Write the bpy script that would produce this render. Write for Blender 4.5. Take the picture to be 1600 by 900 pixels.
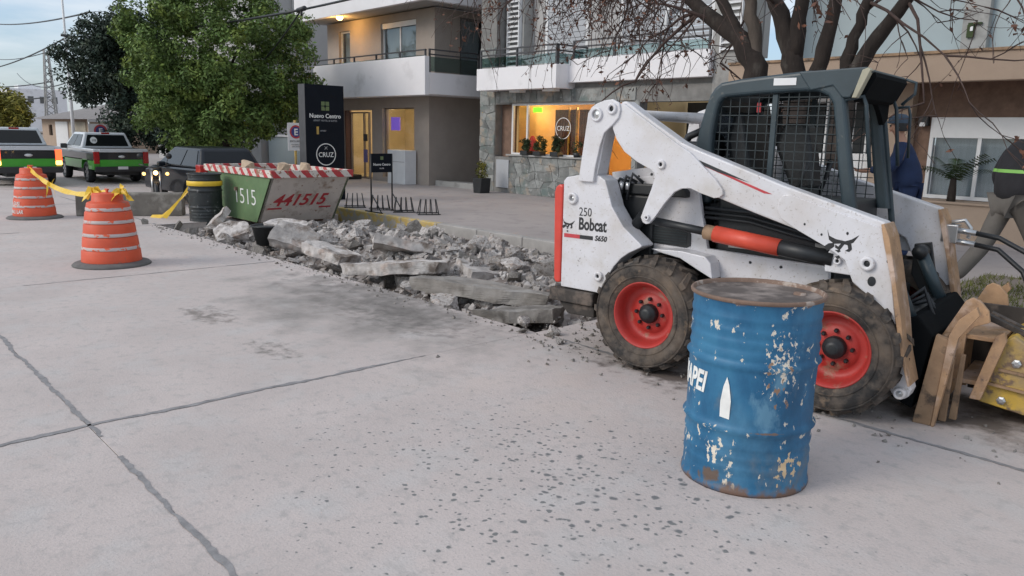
import bpy, bmesh, math, random
import numpy as np
from mathutils import Vector, Matrix, noise
random.seed(7); np.random.seed(7)
R = math.radians
for o in list(bpy.data.objects): bpy.data.objects.remove(o)
scene = bpy.context.scene
COL = scene.collection

# ------------------------------------------------------------------ camera
cam_d = bpy.data.cameras.new('camera'); cam = bpy.data.objects.new('camera', cam_d); COL.objects.link(cam)
scene.camera = cam
cam_d.sensor_width = 36; cam_d.lens = 1225/1600*36; cam_d.clip_end = 3000; cam_d.clip_start = .05
EYE = 1.55; PITCH = .1939; ROLL = .0222; YAW = R(47.5)
_rz = Matrix.Rotation(YAW, 3, 'Z')
fw = _rz @ Vector((0, math.cos(PITCH), -math.sin(PITCH)))
d0 = Vector((0, -math.sin(PITCH), -math.cos(PITCH))); r0 = Vector((1, 0, 0))
rt = _rz @ (r0*math.cos(ROLL) - d0*math.sin(ROLL)); dn = _rz @ (r0*math.sin(ROLL) + d0*math.cos(ROLL))
m3 = Matrix((rt, -dn, -fw)).transposed()
cam.matrix_world = Matrix.Translation((0, 0, EYE)) @ m3.to_4x4()

# ------------------------------------------------------------------ world, sun, exposure
SUN_EL = R(32); SUN_AZ = Vector((-.35, -.94, 0)).normalized()      # direction towards the (veiled) sun
world = bpy.data.worlds.new('World'); scene.world = world; world.use_nodes = True
wt = world.node_tree; wt.nodes.clear()
def wn(t, **k):
    n = wt.nodes.new(t)
    for a, b in k.items(): setattr(n, a, b)
    return n
sky = wn('ShaderNodeTexSky', sky_type='NISHITA', sun_disc=False)
sky.sun_elevation = SUN_EL; sky.sun_rotation = math.atan2(SUN_AZ.x, SUN_AZ.y)
sky.air_density = 1.0; sky.dust_density = 2.0; sky.ozone_density = 1.2
bg = wn('ShaderNodeBackground'); bg.inputs[1].default_value = .12
tc = wn('ShaderNodeTexCoord'); mp = wn('ShaderNodeMapping'); mp.inputs['Scale'].default_value = (1.6, 1.6, 7.0)
nz = wn('ShaderNodeTexNoise'); nz.inputs['Scale'].default_value = 2.1; nz.inputs['Detail'].default_value = 7; nz.inputs['Roughness'].default_value = .55
rp = wn('ShaderNodeValToRGB'); rp.color_ramp.elements[0].position = .36; rp.color_ramp.elements[1].position = .62
rp.color_ramp.elements[0].color = (.30,)*3+(1,); rp.color_ramp.elements[1].color = (.95,)*3+(1,)
mx = wn('ShaderNodeMixRGB'); mx.inputs[2].default_value = (5.0, 5.3, 5.6, 1)
hs = wn('ShaderNodeMixRGB', blend_type='MULTIPLY'); hs.inputs[0].default_value = 1; hs.inputs[2].default_value = (.62, .80, 1.0, 1)
out = wn('ShaderNodeOutputWorld'); L = wt.links.new
L(tc.outputs['Generated'], mp.inputs[0]); L(mp.outputs[0], nz.inputs[0]); L(nz.outputs[0], rp.inputs[0])
L(rp.outputs[0], mx.inputs[0]); L(sky.outputs[0], hs.inputs[1]); L(hs.outputs[0], mx.inputs[1]); L(mx.outputs[0], bg.inputs[0]); L(bg.outputs[0], out.inputs[0])
sun_d = bpy.data.lights.new('sun', 'SUN'); sun = bpy.data.objects.new('sun', sun_d); COL.objects.link(sun)
sun_d.energy = 1.0; sun_d.angle = R(25); sun_d.color = (1, .90, .80)
sdir = Vector((SUN_AZ.x*math.cos(SUN_EL), SUN_AZ.y*math.cos(SUN_EL), math.sin(SUN_EL)))
sun.rotation_euler = sdir.to_track_quat('Z', 'Y').to_euler()
vs = scene.view_settings; vs.view_transform = 'Standard'; vs.look = 'None'; vs.exposure = .55; vs.gamma = 1; vs.use_curve_mapping = False

# ------------------------------------------------------------------ materials
MATS = {}
def mat(name, base, rough=.7, var=.12, scale=6., bump=0., bscale=None, metal=0., emit=0., layers=(), coord='Object', rnd=0., detail=6, stretch=(1, 1, 1), spec=.5, coat=0.):
    """procedural surface: noise-varied colour, optional wear layers and fine relief.
    layers: (colour, noise scale, low, high, region) with region None or (cx,cy,cz,rx,ry,rz)"""
    if name in MATS: return MATS[name]
    m = bpy.data.materials.new(name); m.use_nodes = True; t = m.node_tree; t.nodes.clear(); N = t.nodes.new; K = t.links.new
    o = N('ShaderNodeOutputMaterial'); p = N('ShaderNodeBsdfPrincipled'); K(p.outputs[0], o.inputs[0])
    p.inputs['Roughness'].default_value = rough; p.inputs['Metallic'].default_value = metal
    p.inputs['Specular IOR Level'].default_value = spec; p.inputs['Coat Weight'].default_value = coat
    if coord == 'pos': g = N('ShaderNodeNewGeometry'); src = g.outputs['Position']
    else: g = N('ShaderNodeTexCoord'); src = g.outputs['Object']
    mp = N('ShaderNodeMapping'); mp.inputs['Scale'].default_value = stretch; K(src, mp.inputs[0]); cs = mp.outputs[0]
    def nse(sc, det=detail, ro=.6):
        n = N('ShaderNodeTexNoise'); n.inputs['Scale'].default_value = sc; n.inputs['Detail'].default_value = det; n.inputs['Roughness'].default_value = ro
        K(cs, n.inputs[0]); return n.outputs[0]
    c = tuple(base[:3])
    mx = N('ShaderNodeMixRGB'); mx.inputs[1].default_value = tuple(max(0, v*(1-var)) for v in c)+(1,); mx.inputs[2].default_value = tuple(min(1, v*(1+var)) for v in c)+(1,)
    cr = N('ShaderNodeMapRange'); cr.inputs[1].default_value = .3; cr.inputs[2].default_value = .7; K(nse(scale), cr.inputs[0]); K(cr.outputs[0], mx.inputs[0])
    last = mx.outputs[0]
    if rnd:
        oi = N('ShaderNodeObjectInfo'); mr = N('ShaderNodeMapRange'); mr.inputs[3].default_value = 1-rnd; mr.inputs[4].default_value = 1+rnd
        K(oi.outputs['Random'], mr.inputs[0]); mm = N('ShaderNodeVectorMath'); mm.operation = 'SCALE'; K(last, mm.inputs[0]); K(mr.outputs[0], mm.inputs['Scale']); last = mm.outputs[0]
    for (lc, ls, lo, hi, reg) in layers:
        f = N('ShaderNodeMapRange'); f.inputs[1].default_value = lo; f.inputs[2].default_value = hi; f.clamp = True
        if ls < 0:   # cell spots
            v = N('ShaderNodeTexVoronoi'); v.inputs['Scale'].default_value = -ls; v.inputs['Randomness'].default_value = 1
            dsn = N('ShaderNodeTexNoise'); dsn.inputs['Scale'].default_value = -ls*.6; dsn.inputs['Detail'].default_value = 4
            K(cs, dsn.inputs[0]); ad = N('ShaderNodeVectorMath'); ad.operation = 'MULTIPLY_ADD'; ad.inputs[1].default_value = (1.2/-ls,)*3; K(dsn.outputs['Color'], ad.inputs[0]); K(cs, ad.inputs[2]); K(ad.outputs[0], v.inputs[0])
            # thin spots out per cell
            w = N('ShaderNodeSeparateColor'); K(v.outputs['Color'], w.inputs[0])
            sc2 = N('ShaderNodeMath'); sc2.operation = 'MULTIPLY_ADD'; sc2.inputs[1].default_value = .35; K(w.outputs[0], sc2.inputs[0]); K(v.outputs['Distance'], sc2.inputs[2]); src2 = sc2.outputs[0]
        else: src2 = nse(ls)
        if reg:
            sub = N('ShaderNodeVectorMath'); sub.operation = 'SUBTRACT'; sub.inputs[1].default_value = reg[:3]; K(src, sub.inputs[0])
            dv = N('ShaderNodeVectorMath'); dv.operation = 'DIVIDE'; dv.inputs[1].default_value = reg[3:6]; K(sub.outputs[0], dv.inputs[0])
            le = N('ShaderNodeVectorMath'); le.operation = 'LENGTH'; K(dv.outputs[0], le.inputs[0])
            q = N('ShaderNodeMapRange'); q.inputs[1].default_value = 0; q.inputs[2].default_value = 1; q.inputs[3].default_value = 0; q.inputs[4].default_value = -.45 if ls > 0 else .6
            q.interpolation_type = 'SMOOTHSTEP'; K(le.outputs['Value'], q.inputs[0])
            a = N('ShaderNodeMath'); a.operation = 'ADD'; K(src2, a.inputs[0]); K(q.outputs[0], a.inputs[1]); src2 = a.outputs[0]
        K(src2, f.inputs[0])
        x = N('ShaderNodeMixRGB'); K(f.outputs[0], x.inputs[0]); K(last, x.inputs[1]); x.inputs[2].default_value = tuple(lc[:3])+(1,); last = x.outputs[0]
    K(last, p.inputs['Base Color'])
    if emit: K(last, p.inputs['Emission Color']); p.inputs['Emission Strength'].default_value = emit
    if bump:
        b = N('ShaderNodeBump'); b.inputs['Strength'].default_value = 1; b.inputs['Distance'].default_value = bump
        K(nse(bscale or scale*5, 8, .65), b.inputs['Height']); K(b.outputs[0], p.inputs['Normal'])
    MATS[name] = m; return m
def glass(name, tint=(.55, .62, .66), refl=.12):
    if name in MATS: return MATS[name]
    m = bpy.data.materials.new(name); m.use_nodes = True; t = m.node_tree; t.nodes.clear(); N = t.nodes.new; K = t.links.new
    o = N('ShaderNodeOutputMaterial'); tr = N('ShaderNodeBsdfTransparent'); tr.inputs[0].default_value = tint+(1,)
    g = N('ShaderNodeBsdfGlossy'); g.inputs['Roughness'].default_value = .03; gg = N('ShaderNodeNewGeometry'); dt = N('ShaderNodeVectorMath'); dt.operation = 'DOT_PRODUCT'; K(gg.outputs['Incoming'], dt.inputs[0]); K(gg.outputs['Normal'], dt.inputs[1])
    ab = N('ShaderNodeMath'); ab.operation = 'ABSOLUTE'; K(dt.outputs['Value'], ab.inputs[0]); sb = N('ShaderNodeMath'); sb.operation = 'SUBTRACT'; sb.inputs[0].default_value = 1; K(ab.outputs[0], sb.inputs[1]); fr = N('ShaderNodeMath'); fr.operation = 'POWER'; fr.inputs[1].default_value = 5; K(sb.outputs[0], fr.inputs[0])
    a = N('ShaderNodeMath'); a.operation = 'ADD'; a.inputs[1].default_value = refl; K(fr.outputs[0], a.inputs[0])
    x = N('ShaderNodeMixShader'); K(a.outputs[0], x.inputs[0]); K(tr.outputs[0], x.inputs[1]); K(g.outputs[0], x.inputs[2]); K(x.outputs[0], o.inputs[0])
    MATS[name] = m; return m
def stripes(name, c1, c2, freq, rough=.6, wear=.0):
    """hand-painted slanted stripes with worn paint"""
    m = bpy.data.materials.new(name); m.use_nodes = True; t = m.node_tree; t.nodes.clear(); N = t.nodes.new; K = t.links.new
    o = N('ShaderNodeOutputMaterial'); p = N('ShaderNodeBsdfPrincipled'); K(p.outputs[0], o.inputs[0]); p.inputs['Roughness'].default_value = rough
    g = N('ShaderNodeTexCoord'); s = N('ShaderNodeSeparateXYZ'); K(g.outputs['Object'], s.inputs[0])
    ns = N('ShaderNodeTexNoise'); ns.inputs['Scale'].default_value = 9; K(g.outputs['Object'], ns.inputs[0])
    ab = N('ShaderNodeMath'); ab.operation = 'ABSOLUTE'; K(s.outputs[0], ab.inputs[0])
    a0_ = N('ShaderNodeMath'); a0_.operation = 'ADD'; K(ab.outputs[0], a0_.inputs[0]); K(s.outputs[1], a0_.inputs[1]); a = N('ShaderNodeMath'); a.operation = 'ADD'; K(a0_.outputs[0], a.inputs[0]); K(s.outputs[2], a.inputs[1])
    a2 = N('ShaderNodeMath'); a2.operation = 'MULTIPLY_ADD'; a2.inputs[1].default_value = .06; K(ns.outputs[0], a2.inputs[0]); K(a.outputs[0], a2.inputs[2])
    b = N('ShaderNodeMath'); b.operation = 'MULTIPLY'; b.inputs[1].default_value = freq; K(a2.outputs[0], b.inputs[0])
    f = N('ShaderNodeMath'); f.operation = 'FRACT'; K(b.outputs[0], f.inputs[0]); gt = N('ShaderNodeMath'); gt.operation = 'GREATER_THAN'; gt.inputs[1].default_value = .55; K(f.outputs[0], gt.inputs[0])
    x = N('ShaderNodeMixRGB'); K(gt.outputs[0], x.inputs[0]); x.inputs[1].default_value = c1+(1,); x.inputs[2].default_value = c2+(1,)
    n2 = N('ShaderNodeTexNoise'); n2.inputs['Scale'].default_value = 14; n2.inputs['Detail'].default_value = 6; K(g.outputs['Object'], n2.inputs[0])
    mr = N('ShaderNodeMapRange'); mr.inputs[1].default_value = .57; mr.inputs[2].default_value = .62; K(n2.outputs[0], mr.inputs[0])
    y = N('ShaderNodeMixRGB'); K(mr.outputs[0], y.inputs[0]); K(x.outputs[0], y.inputs[1]); y.inputs[2].default_value = (.30, .16, .10, 1); K(y.outputs[0], p.inputs['Base Color'])
    return m

DARK = (.03, .027, .025)
m_road = mat('concrete_paving', (.53, .462, .432), .9, .10, 1.1, .0035, 55, coord='pos', layers=[
    ((.52, .49, .47), 3.0, .50, .75, None),
    ((.40, .37, .35), 14., .52, .75, None),
    ((.42, .385, .365), 90., .52, .72, None),
    ((.25, .23, .213), 2.2, .22, .60, (-5.9, 3.6, 0, 3.6, 1.9, 2)),
    ((.18, .163, .15), 5.3, .28, .62, (-6.3, 4.0, 0, 3.2, 1.2, 2)),
    ((.13, .118, .108), 8.5, .34, .70, (-5.4, 3.7, 0, 2.2, .9, 2)),
    ((.24, .21, .19), 9., .36, .56, (-6.45, 2.45, 0, 1.0, .55, 2)),
    ((.26, .235, .215), 11., .38, .58, (-5.15, 2.4, 0, .9, .4, 2)),
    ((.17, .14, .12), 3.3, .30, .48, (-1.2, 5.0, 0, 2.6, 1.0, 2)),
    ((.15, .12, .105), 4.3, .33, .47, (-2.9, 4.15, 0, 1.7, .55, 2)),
    ((.56, .465, .41), 1.6, .40, .9, (-3.2, 3.2, 0, 2.8, 1.6, 2)),
    ((.17, .17, .17), -17., .46, .32, (-2.2, 2.65, 0, 2.4, 1.6, 3)),
    ((.19, .19, .185), -27., .44, .30, (-2.4, 2.3, 0, 4.2, 2.8, 3)),
])
m_seal = mat('joint_bitumen', (.26, .25, .25), .85, .3, 12, .002, 60, coord='pos')
m_kerb = mat('kerb_concrete', (.36, .34, .32), .9, .15, 5, .003, 40)
m_kerby = mat('kerb_yellow_paint', (.50, .36, .12), .8, .2, 5, .003, 40, layers=[((.38, .35, .31), 7., .48, .56, None)])
m_walk = mat('sidewalk_tiles', (.36, .32, .305), .8, .10, .9, .002, 30, coord='pos', layers=[((.28, .25, .24), 4., .55, .7, None)])
m_ground = mat('earth', (.24, .20, .17), .95, .2, .5, .01, 8, coord='pos')
m_sub = mat('dug_earth', (.15, .125, .11), .95, .3, 6, .02, 20, coord='pos', layers=[((.34, .31, .29), 8., .48, .6, None)])
m_chunk = mat('broken_concrete', (.47, .435, .41), .95, .28, 7, .016, 18, rnd=.28, layers=[((.60, .57, .54), 3., .5, .7, None), ((.20, .165, .14), 5., .50, .64, None), ((.56, .42, .35), 2., .58, .75, None)])
m_chunkd = mat('dirty_concrete', (.22, .20, .18), .95, .25, 6, .012, 20, rnd=.25, layers=[((.33, .31, .29), 3., .5, .7, None)])
m_white = mat('white_machine_paint', (.66, .65, .67), .42, .05, 3, .0006, 30, coat=.15, layers=[((.42, .36, .31), 16., .66, .74, None), ((.56, .52, .50), 2.2, .48, .75, None), ((.30, .27, .25), 38., .66, .72, None), ((.34, .28, .23), 5., .32, .58, (.3, .3, .15, 2.4, 2.5, .70)), ((.54, .51, .48), 7., .50, .80, None), ((.40, .36, .33), 60., .60, .72, None), ((.16, .15, .14), 26., .60, .66, (-.6, .1, .7, .35, .5, .5))])
m_whiteb = mat('white_wall_paint', (.80, .78, .79), .8, .05, 1.2, .001, 30, layers=[((.58, .56, .56), 1.1, .58, .75, None)])
m_black = mat('black_steel', (.018, .02, .022), .45, .3, 6, .0008, 30)
m_cab = mat('cab_slate_paint', (.030, .048, .058), .42, .2, 5, .0006, 40, layers=[((.12, .12, .11), 18., .66, .74, None)])
m_mesh = mat('mesh_black', (.02, .03, .034), .6, .2, 8)
m_tyre = mat('tyre_rubber', (.030, .028, .027), .85, .3, 8, .004, 35, layers=[((.17, .125, .09), 4., .42, .66, None), ((.13, .105, .085), 13., .45, .70, None), ((.24, .17, .115), 7., .58, .70, None)])
m_rim = mat('red_rim', (.42, .035, .028), .5, .15, 6, .0008, 30, layers=[((.32, .16, .11), 9., .56, .66, None)])
m_redc = mat('red_cylinder_paint', (.62, .075, .04), .45, .12, 8, .0008, 30)
m_gl2 = None
m_redl = mat('red_tail_panel', (.62, .06, .04), .4, .1, 8)
m_tan = mat('bare_rusty_steel', (.45, .28, .16), .6, .22, 7, .004, 25, metal=.25, layers=[((.62, .47, .38), 4., .50, .62, None), ((.32, .20, .13), 11., .54, .70, None), ((.16, .11, .08), 23., .62, .70, None), ((.30, .20, .13), 3., .5, .75, None)])
m_tand = mat('rusty_dark_steel', (.31, .20, .12), .75, .25, 7, .003, 40, layers=[((.10, .07, .05), 8., .52, .62, None)])
m_yel = mat('worn_yellow_paint', (.55, .36, .06), .55, .18, 7, .003, 30, layers=[((.34, .24, .12), 5., .45, .65, None), ((.18, .12, .08), 13., .54, .64, None)])
m_chrome = mat('steel_fitting', (.55, .55, .55), .3, .1, 10, metal=.9)
m_bump = mat('muddy_black_steel', (.045, .038, .033), .8, .3, 6, .002, 30, layers=[((.14, .11, .09), 7., .52, .66, None)])
m_hose = mat('hose_rubber', (.015, .017, .02), .5, .2, 9)
m_blue = mat('blue_drum_paint', (.014, .115, .24), .5, .18, 5, .0012, 40, stretch=(1, 1, .6), layers=[
    ((.04, .19, .33), 5., .42, .72, None), ((.10, .24, .36), 2.2, .55, .8, None), ((.008, .06, .13), 3.2, .52, .75, None),
    ((.10, .16, .22), 6., .60, .72, None),
    ((.66, .60, .50), 21., .63, .65, None),
    ((.10, .24, .36), 9., .44, .56, (.24, -.16, .50, .34, .34, .7)),
    ((.72, .65, .54), 56., .52, .54, (.24, -.16, .60, .30, .30, .55)),
    ((.28, .17, .11), 28., .565, .585, (.24, -.16, .50, .30, .30, .6)),
    ((.68, .50, .30), 42., .485, .505, (.26, -.10, .14, .24, .24, .26)),
    ((.72, .65, .54), 42., .52, .54, (.0, -.28, .20, .30, .30, .35)),
    ((.15, .09, .065), 9., .30, .44, (0, 0, -.03, 9, 9, .15)),
    ((.13, .09, .07), 9., .38, .44, (-.05, -.28, .05, .25, .25, .14)),
    ((.22, .13, .085), 11., .33, .44, (0, 0, .90, 9, 9, .09)), ((.16, .11, .09), 14., .40, .50, (.2, -.2, .30, .22, .22, .012))])
m_rust = mat('rusty_drum_rim', (.20, .13, .095), .75, .25, 12, .0012, 40, layers=[((.40, .33, .28), 12., .55, .62, None)])
m_lid = mat('rusty_drum_lid', (.09, .072, .062), .55, .3, 6, .001, 40, layers=[((.30, .25, .22), 4., .52, .66, None)])
m_orange = mat('orange_plastic', (.64, .090, .035), .55, .10, 5, .001, 30, layers=[((.45, .12, .07), 9., .60, .70, None)])
m_band = mat('worn_white_band', (.50, .43, .41), .6, .1, 8, layers=[((.70, .12, .05), 13., .54, .58, None)], stretch=(1, 1, 1.6))
m_rub = mat('rubber_base', (.13, .125, .12), .9, .2, 8, .002, 40)
m_tape = mat('yellow_tape', (.80, .52, .04), .45, .1, 9, .001, 20)
m_barr = mat('dirty_concrete_block', (.17, .155, .135), .9, .25, 3, .006, 25, layers=[((.28, .26, .23), 5., .5, .65, None)])
m_bin = mat('black_drum_paint', (.025, .03, .032), .4, .3, 7, .0012, 30, layers=[((.25, .25, .25), 14., .62, .70, None)])
m_green = mat('green_skip_paint', (.12, .20, .09), .65, .15, 4, .002, 25, layers=[((.22, .16, .10), 9., .60, .70, None)])
m_skip = mat('dirty_white_skip_paint', (.66, .60, .55), .7, .12, 3, .002, 25, layers=[((.36, .27, .21), 5., .54, .70, None), ((.28, .15, .09), 15., .62, .69, None)])
m_redp = mat('red_lettering', (.50, .05, .06), .6, .15, 14)
m_whp = mat('white_lettering', (.78, .78, .75), .6, .12, 14)
m_blkp = mat('black_lettering', (.02, .02, .022), .5, .1, 14)
m_signb = mat('sign_navy', (.005, .008, .014), .5, .15, 3, spec=.15)
m_stuc = mat('taupe_render', (.36, .31, .27), .9, .06, 3, .003, 60)
m_stucd = mat('taupe_render_dark', (.19, .155, .135), .9, .07, 3, .003, 60)
m_grayw = mat('grey_render', (.42, .41, .40), .9, .06, .8, .003, 30)
m_stone = mat('slate_stone', (.23, .235, .225), .85, .35, 5, .008, 20, rnd=.30, layers=[((.36, .30, .24), 3., .54, .64, None), ((.15, .19, .18), 2., .52, .66, None), ((.34, .35, .34), 9., .58, .66, None)])
m_stoneb = mat('slate_mortar', (.21, .205, .195), .9, .2, 5, .006, 30)
m_conc = mat('grey_concrete', (.34, .335, .32), .9, .12, 2, .004, 30, layers=[((.24, .235, .225), 3., .52, .68, None)])
m_beige = mat('beige_render', (.40, .30, .225), .9, .08, 2, .003, 40)
m_brick = mat('brown_brickwork', (.20, .125, .09), .9, .2, 9, .004, 40)
m_pale = mat('pale_blue_wall', (.36, .42, .435), .8, .05, 1.0, .001, 30)
m_alu = mat('white_window_frame', (.72, .72, .72), .4, .05, 5)
m_shut = mat('grey_roller_shutter', (.42, .43, .45), .6, .05, 3)
m_cur = mat('pale_curtain', (.52, .53, .53), .9, .1, 9, stretch=(6, 6, .3))
m_rail = mat('dark_railing_paint', (.06, .06, .065), .5, .2, 8)
m_glass = glass('window_glass', (.78, .82, .84), .06); m_glassd = glass('dark_glass', (.16, .18, .20), .10); m_glassg = glass('greenish_rail_glass', (.50, .62, .62), .16)
m_clear = glass('shop_glass', (.92, .92, .90), .03)
m_inty = mat('warm_interior_wall', (.68, .47, .22), .8, .06, 3)
m_inty2 = mat('cream_interior_wall', (.60, .50, .33), .8, .06, 3)
m_wood = mat('brown_wood_panel', (.12, .045, .02), .5, .3, 4, stretch=(1, 1, 12))
m_bark = mat('dark_bark', (.030, .022, .018), .95, .35, 9, .012, 25, stretch=(1, 1, .4), layers=[((.075, .065, .055), 6., .56, .7, None)])
m_barkg = mat('grey_bark', (.10, .08, .065), .95, .3, 9, .01, 25, stretch=(1, 1, .4))
m_twig = mat('twig_bark', (.07, .045, .038), .9, .3, 12)
m_grass = mat('grass_blades', (.11, .12, .03), .9, .4, 5, coord='pos')
m_skin = mat('skin', (.45, .25, .17), .6, .08, 8)
m_navy = mat('navy_cloth', (.014, .030, .085), .85, .2, 9, .002, 60)
m_jack = mat('black_jacket_cloth', (.016, .015, .018), .85, .3, 9, .002, 60)
m_trou = mat('grey_brown_cloth', (.12, .108, .095), .9, .15, 6, .003, 40)
m_lime = mat('lime_reflective', (.22, .48, .10), .5, .05, 9, emit=0)
m_capc = mat('slate_cap_cloth', (.06, .09, .13), .9, .15, 9)
def lamp(name, c, s):
    m = bpy.data.materials.new(name); m.use_nodes = True; p = m.node_tree.nodes['Principled BSDF']; p.inputs['Base Color'].default_value = c+(1,)
    p.inputs['Emission Color'].default_value = c+(1,); p.inputs['Emission Strength'].default_value = s; return m
m_lw = lamp('lit_warm_lamp', (1, .62, .22), 4); m_lr = lamp('lit_red_lamp', (1, .10, .03), 1.6); m_la = lamp('lit_amber_lamp', (1, .50, .13), 3)
def leafmat(name, c, var=.3):
    m = mat(name, c, .6, var, 1.3, coord='pos', spec=.25, layers=[((c[0]*1.9, c[1]*1.55, c[2]*1.2), 1.7, .50, .68, None), ((c[0]*.5, c[1]*.55, c[2]*.6), 1.1, .55, .7, None)]); t = m.node_tree; p = [n for n in t.nodes if n.type == 'BSDF_PRINCIPLED'][0]
    # colour per leaf face island
    g = t.nodes.new('ShaderNodeNewGeometry'); mr = t.nodes.new('ShaderNodeMapRange'); mr.inputs[3].default_value = .55; mr.inputs[4].default_value = 1.55
    t.links.new(g.outputs['Random Per Island'], mr.inputs[0]); src = p.inputs['Base Color'].links[0].from_socket
    vm = t.nodes.new('ShaderNodeVectorMath'); vm.operation = 'SCALE'; t.links.new(src, vm.inputs[0]); t.links.new(mr.outputs[0], vm.inputs['Scale']); t.links.new(vm.outputs[0], p.inputs['Base Color'])
    return m
m_leaf = leafmat('green_leaves', (.105, .165, .045)); m_leafd = leafmat('dark_leaves', (.032, .050, .036)); m_leafy = leafmat('yellow_green_leaves', (.17, .16, .03)); m_dead = leafmat('dry_brown_leaves', (.13, .065, .045))
m_plant = leafmat('houseplant_leaves', (.03, .05, .02))

# ------------------------------------------------------------------ object helpers
def tag(o, label=None, cat=None, group=None, kind=None):
    if label: o['label'] = label
    if cat: o['category'] = cat
    if group: o['group'] = group
    if kind: o['kind'] = kind
    return o
def thing(name, label, cat, loc=(0, 0, 0), rz=0, group=None, scale=1):
    o = bpy.data.objects.new(name, None); o.empty_display_size = .2; COL.objects.link(o); o.location = loc; o.rotation_euler = (0, 0, rz); o.scale = (scale,)*3
    return tag(o, label, cat, group)
class MB:
    def __init__(s): s.v = []; s.f = []; s.mi = []; s.sm = []
    def add(s, v, f, mi=0, smooth=False, M=None):
        n = len(s.v)
        s.v += [tuple(M @ Vector(p)) if M is not None else tuple(p) for p in v]
        s.f += [tuple(i+n for i in q) for q in f]; s.mi += [mi]*len(f); s.sm += [smooth]*len(f); return s
    def box(s, x0, x1, y0, y1, z0, z1, mi=0, M=None):
        v = [(x, y, z) for z in (z0, z1) for y in (y0, y1) for x in (x0, x1)]
        return s.add(v, [(0, 2, 3, 1), (4, 5, 7, 6), (0, 1, 5, 4), (2, 6, 7, 3), (0, 4, 6, 2), (1, 3, 7, 5)], mi, False, M)
    def prism(s, poly, y0, y1, mi=0, M=None, axis='y'):
        """polygon in (x,z) extruded along y (or (x,y) along z, or (y,z) along x)"""
        n = len(poly)
        P = {'y': lambda a, b, c: (a, c, b), 'z': lambda a, b, c: (a, b, c), 'x': lambda a, b, c: (c, a, b)}[axis]
        v = [P(a, b, y0) for a, b in poly]+[P(a, b, y1) for a, b in poly]
        ar = sum(poly[i][0]*poly[(i+1) % n][1]-poly[(i+1) % n][0]*poly[i][1] for i in range(n))
        f = [tuple(range(n)), tuple(range(2*n-1, n-1, -1))]+[(i, i+n, (i+1) % n+n, (i+1) % n) for i in range(n)]
        flip = (ar < 0) ^ (axis == 'y') ^ (axis == 'z') ^ (y1 < y0) ^ (axis == 'z')
        if (ar < 0) ^ (y1 < y0) ^ (axis != 'y'): f = [q[::-1] for q in f]
        return s.add(v, f, mi, False, M)
    def tube(s, pts, r, n=8, mi=0, M=None, caps=True, smooth=True):
        pts = [Vector(p) for p in pts]; rs = r if isinstance(r, (list, tuple)) else [r]*len(pts); v = []; f = []
        up = Vector((.13, .21, .97)); T0 = (pts[1]-pts[0]).normalized()
        if abs(T0.dot(up)) > .9: up = Vector((1, .1, 0))
        a = T0.cross(up).normalized()
        for i, p in enumerate(pts):
            t = ((pts[min(i+1, len(pts)-1)]-p).normalized()+(p-pts[max(i-1, 0)]).normalized())
            t = t.normalized() if t.length > 1e-6 else T0
            a = (a-t*a.dot(t)).normalized(); b = t.cross(a)
            v += [tuple(p+(a*math.cos(2*math.pi*k/n)+b*math.sin(2*math.pi*k/n))*rs[i]) for k in range(n)]
        for i in range(len(pts)-1):
            for k in range(n): f.append((i*n+k, i*n+(k+1) % n, (i+1)*n+(k+1) % n, (i+1)*n+k))
        m = len(pts)
        if caps: f += [tuple(range(n))[::-1], tuple(range((m-1)*n, m*n))]
        return s.add(v, f, mi, smooth, M)
    def lathe(s, prof, n=32, mi=0, M=None, smooth=True, a0=0, a1=2*math.pi):
        full = abs(a1-a0-2*math.pi) < 1e-6; k = n if full else n+1; v = []; f = []
        for r, z in prof: v += [(r*math.cos(a0+(a1-a0)*i/n), r*math.sin(a0+(a1-a0)*i/n), z) for i in range(k)]
        for j in range(len(prof)-1):
            for i in range(n):
                i2 = (i+1) % k; f.append((j*k+i, j*k+i2, (j+1)*k+i2, (j+1)*k+i))
        return s.add(v, f, mi, smooth, M)
    def build(s, name, mats, parent=None, bevel=0, seg=2, loc=None, sub=0, autos=None, kind=None, label=None):
        me = bpy.data.meshes.new(name); me.from_pydata(s.v, [], s.f)
        for m in (mats if isinstance(mats, (list, tuple)) else [mats]): me.materials.append(m)
        me.polygons.foreach_set('material_index', s.mi); me.polygons.foreach_set('use_smooth', s.sm); me.update()
        o = bpy.data.objects.new(name, me); COL.objects.link(o)
        if parent: o.parent = parent
        if loc: o.location = loc
        if bevel:
            b = o.modifiers.new('b', 'BEVEL'); b.width = bevel; b.segments = seg; b.limit_method = 'ANGLE'; b.angle_limit = R(35)
        if kind: o['kind'] = kind
        if label: o['label'] = label
        return o
def bx(name, m, parent, *a, bevel=0, label=None):
    b = MB(); b.box(*a); return b.build(name, m, parent, bevel, label=label)
def copy_thing(root, loc, rz=0, label=None, group=None, scale=None):
    r = root.copy(); COL.objects.link(r); r.location = loc; r.rotation_euler = (0, 0, rz)
    if scale: r.scale = (scale,)*3
    if label: r['label'] = label
    if group: r['group'] = group
    def rec(a, b):
        for ch in list(a.children):
            c = ch.copy(); COL.objects.link(c); c.parent = b; rec(ch, c)
    rec(root, r); return r
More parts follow.
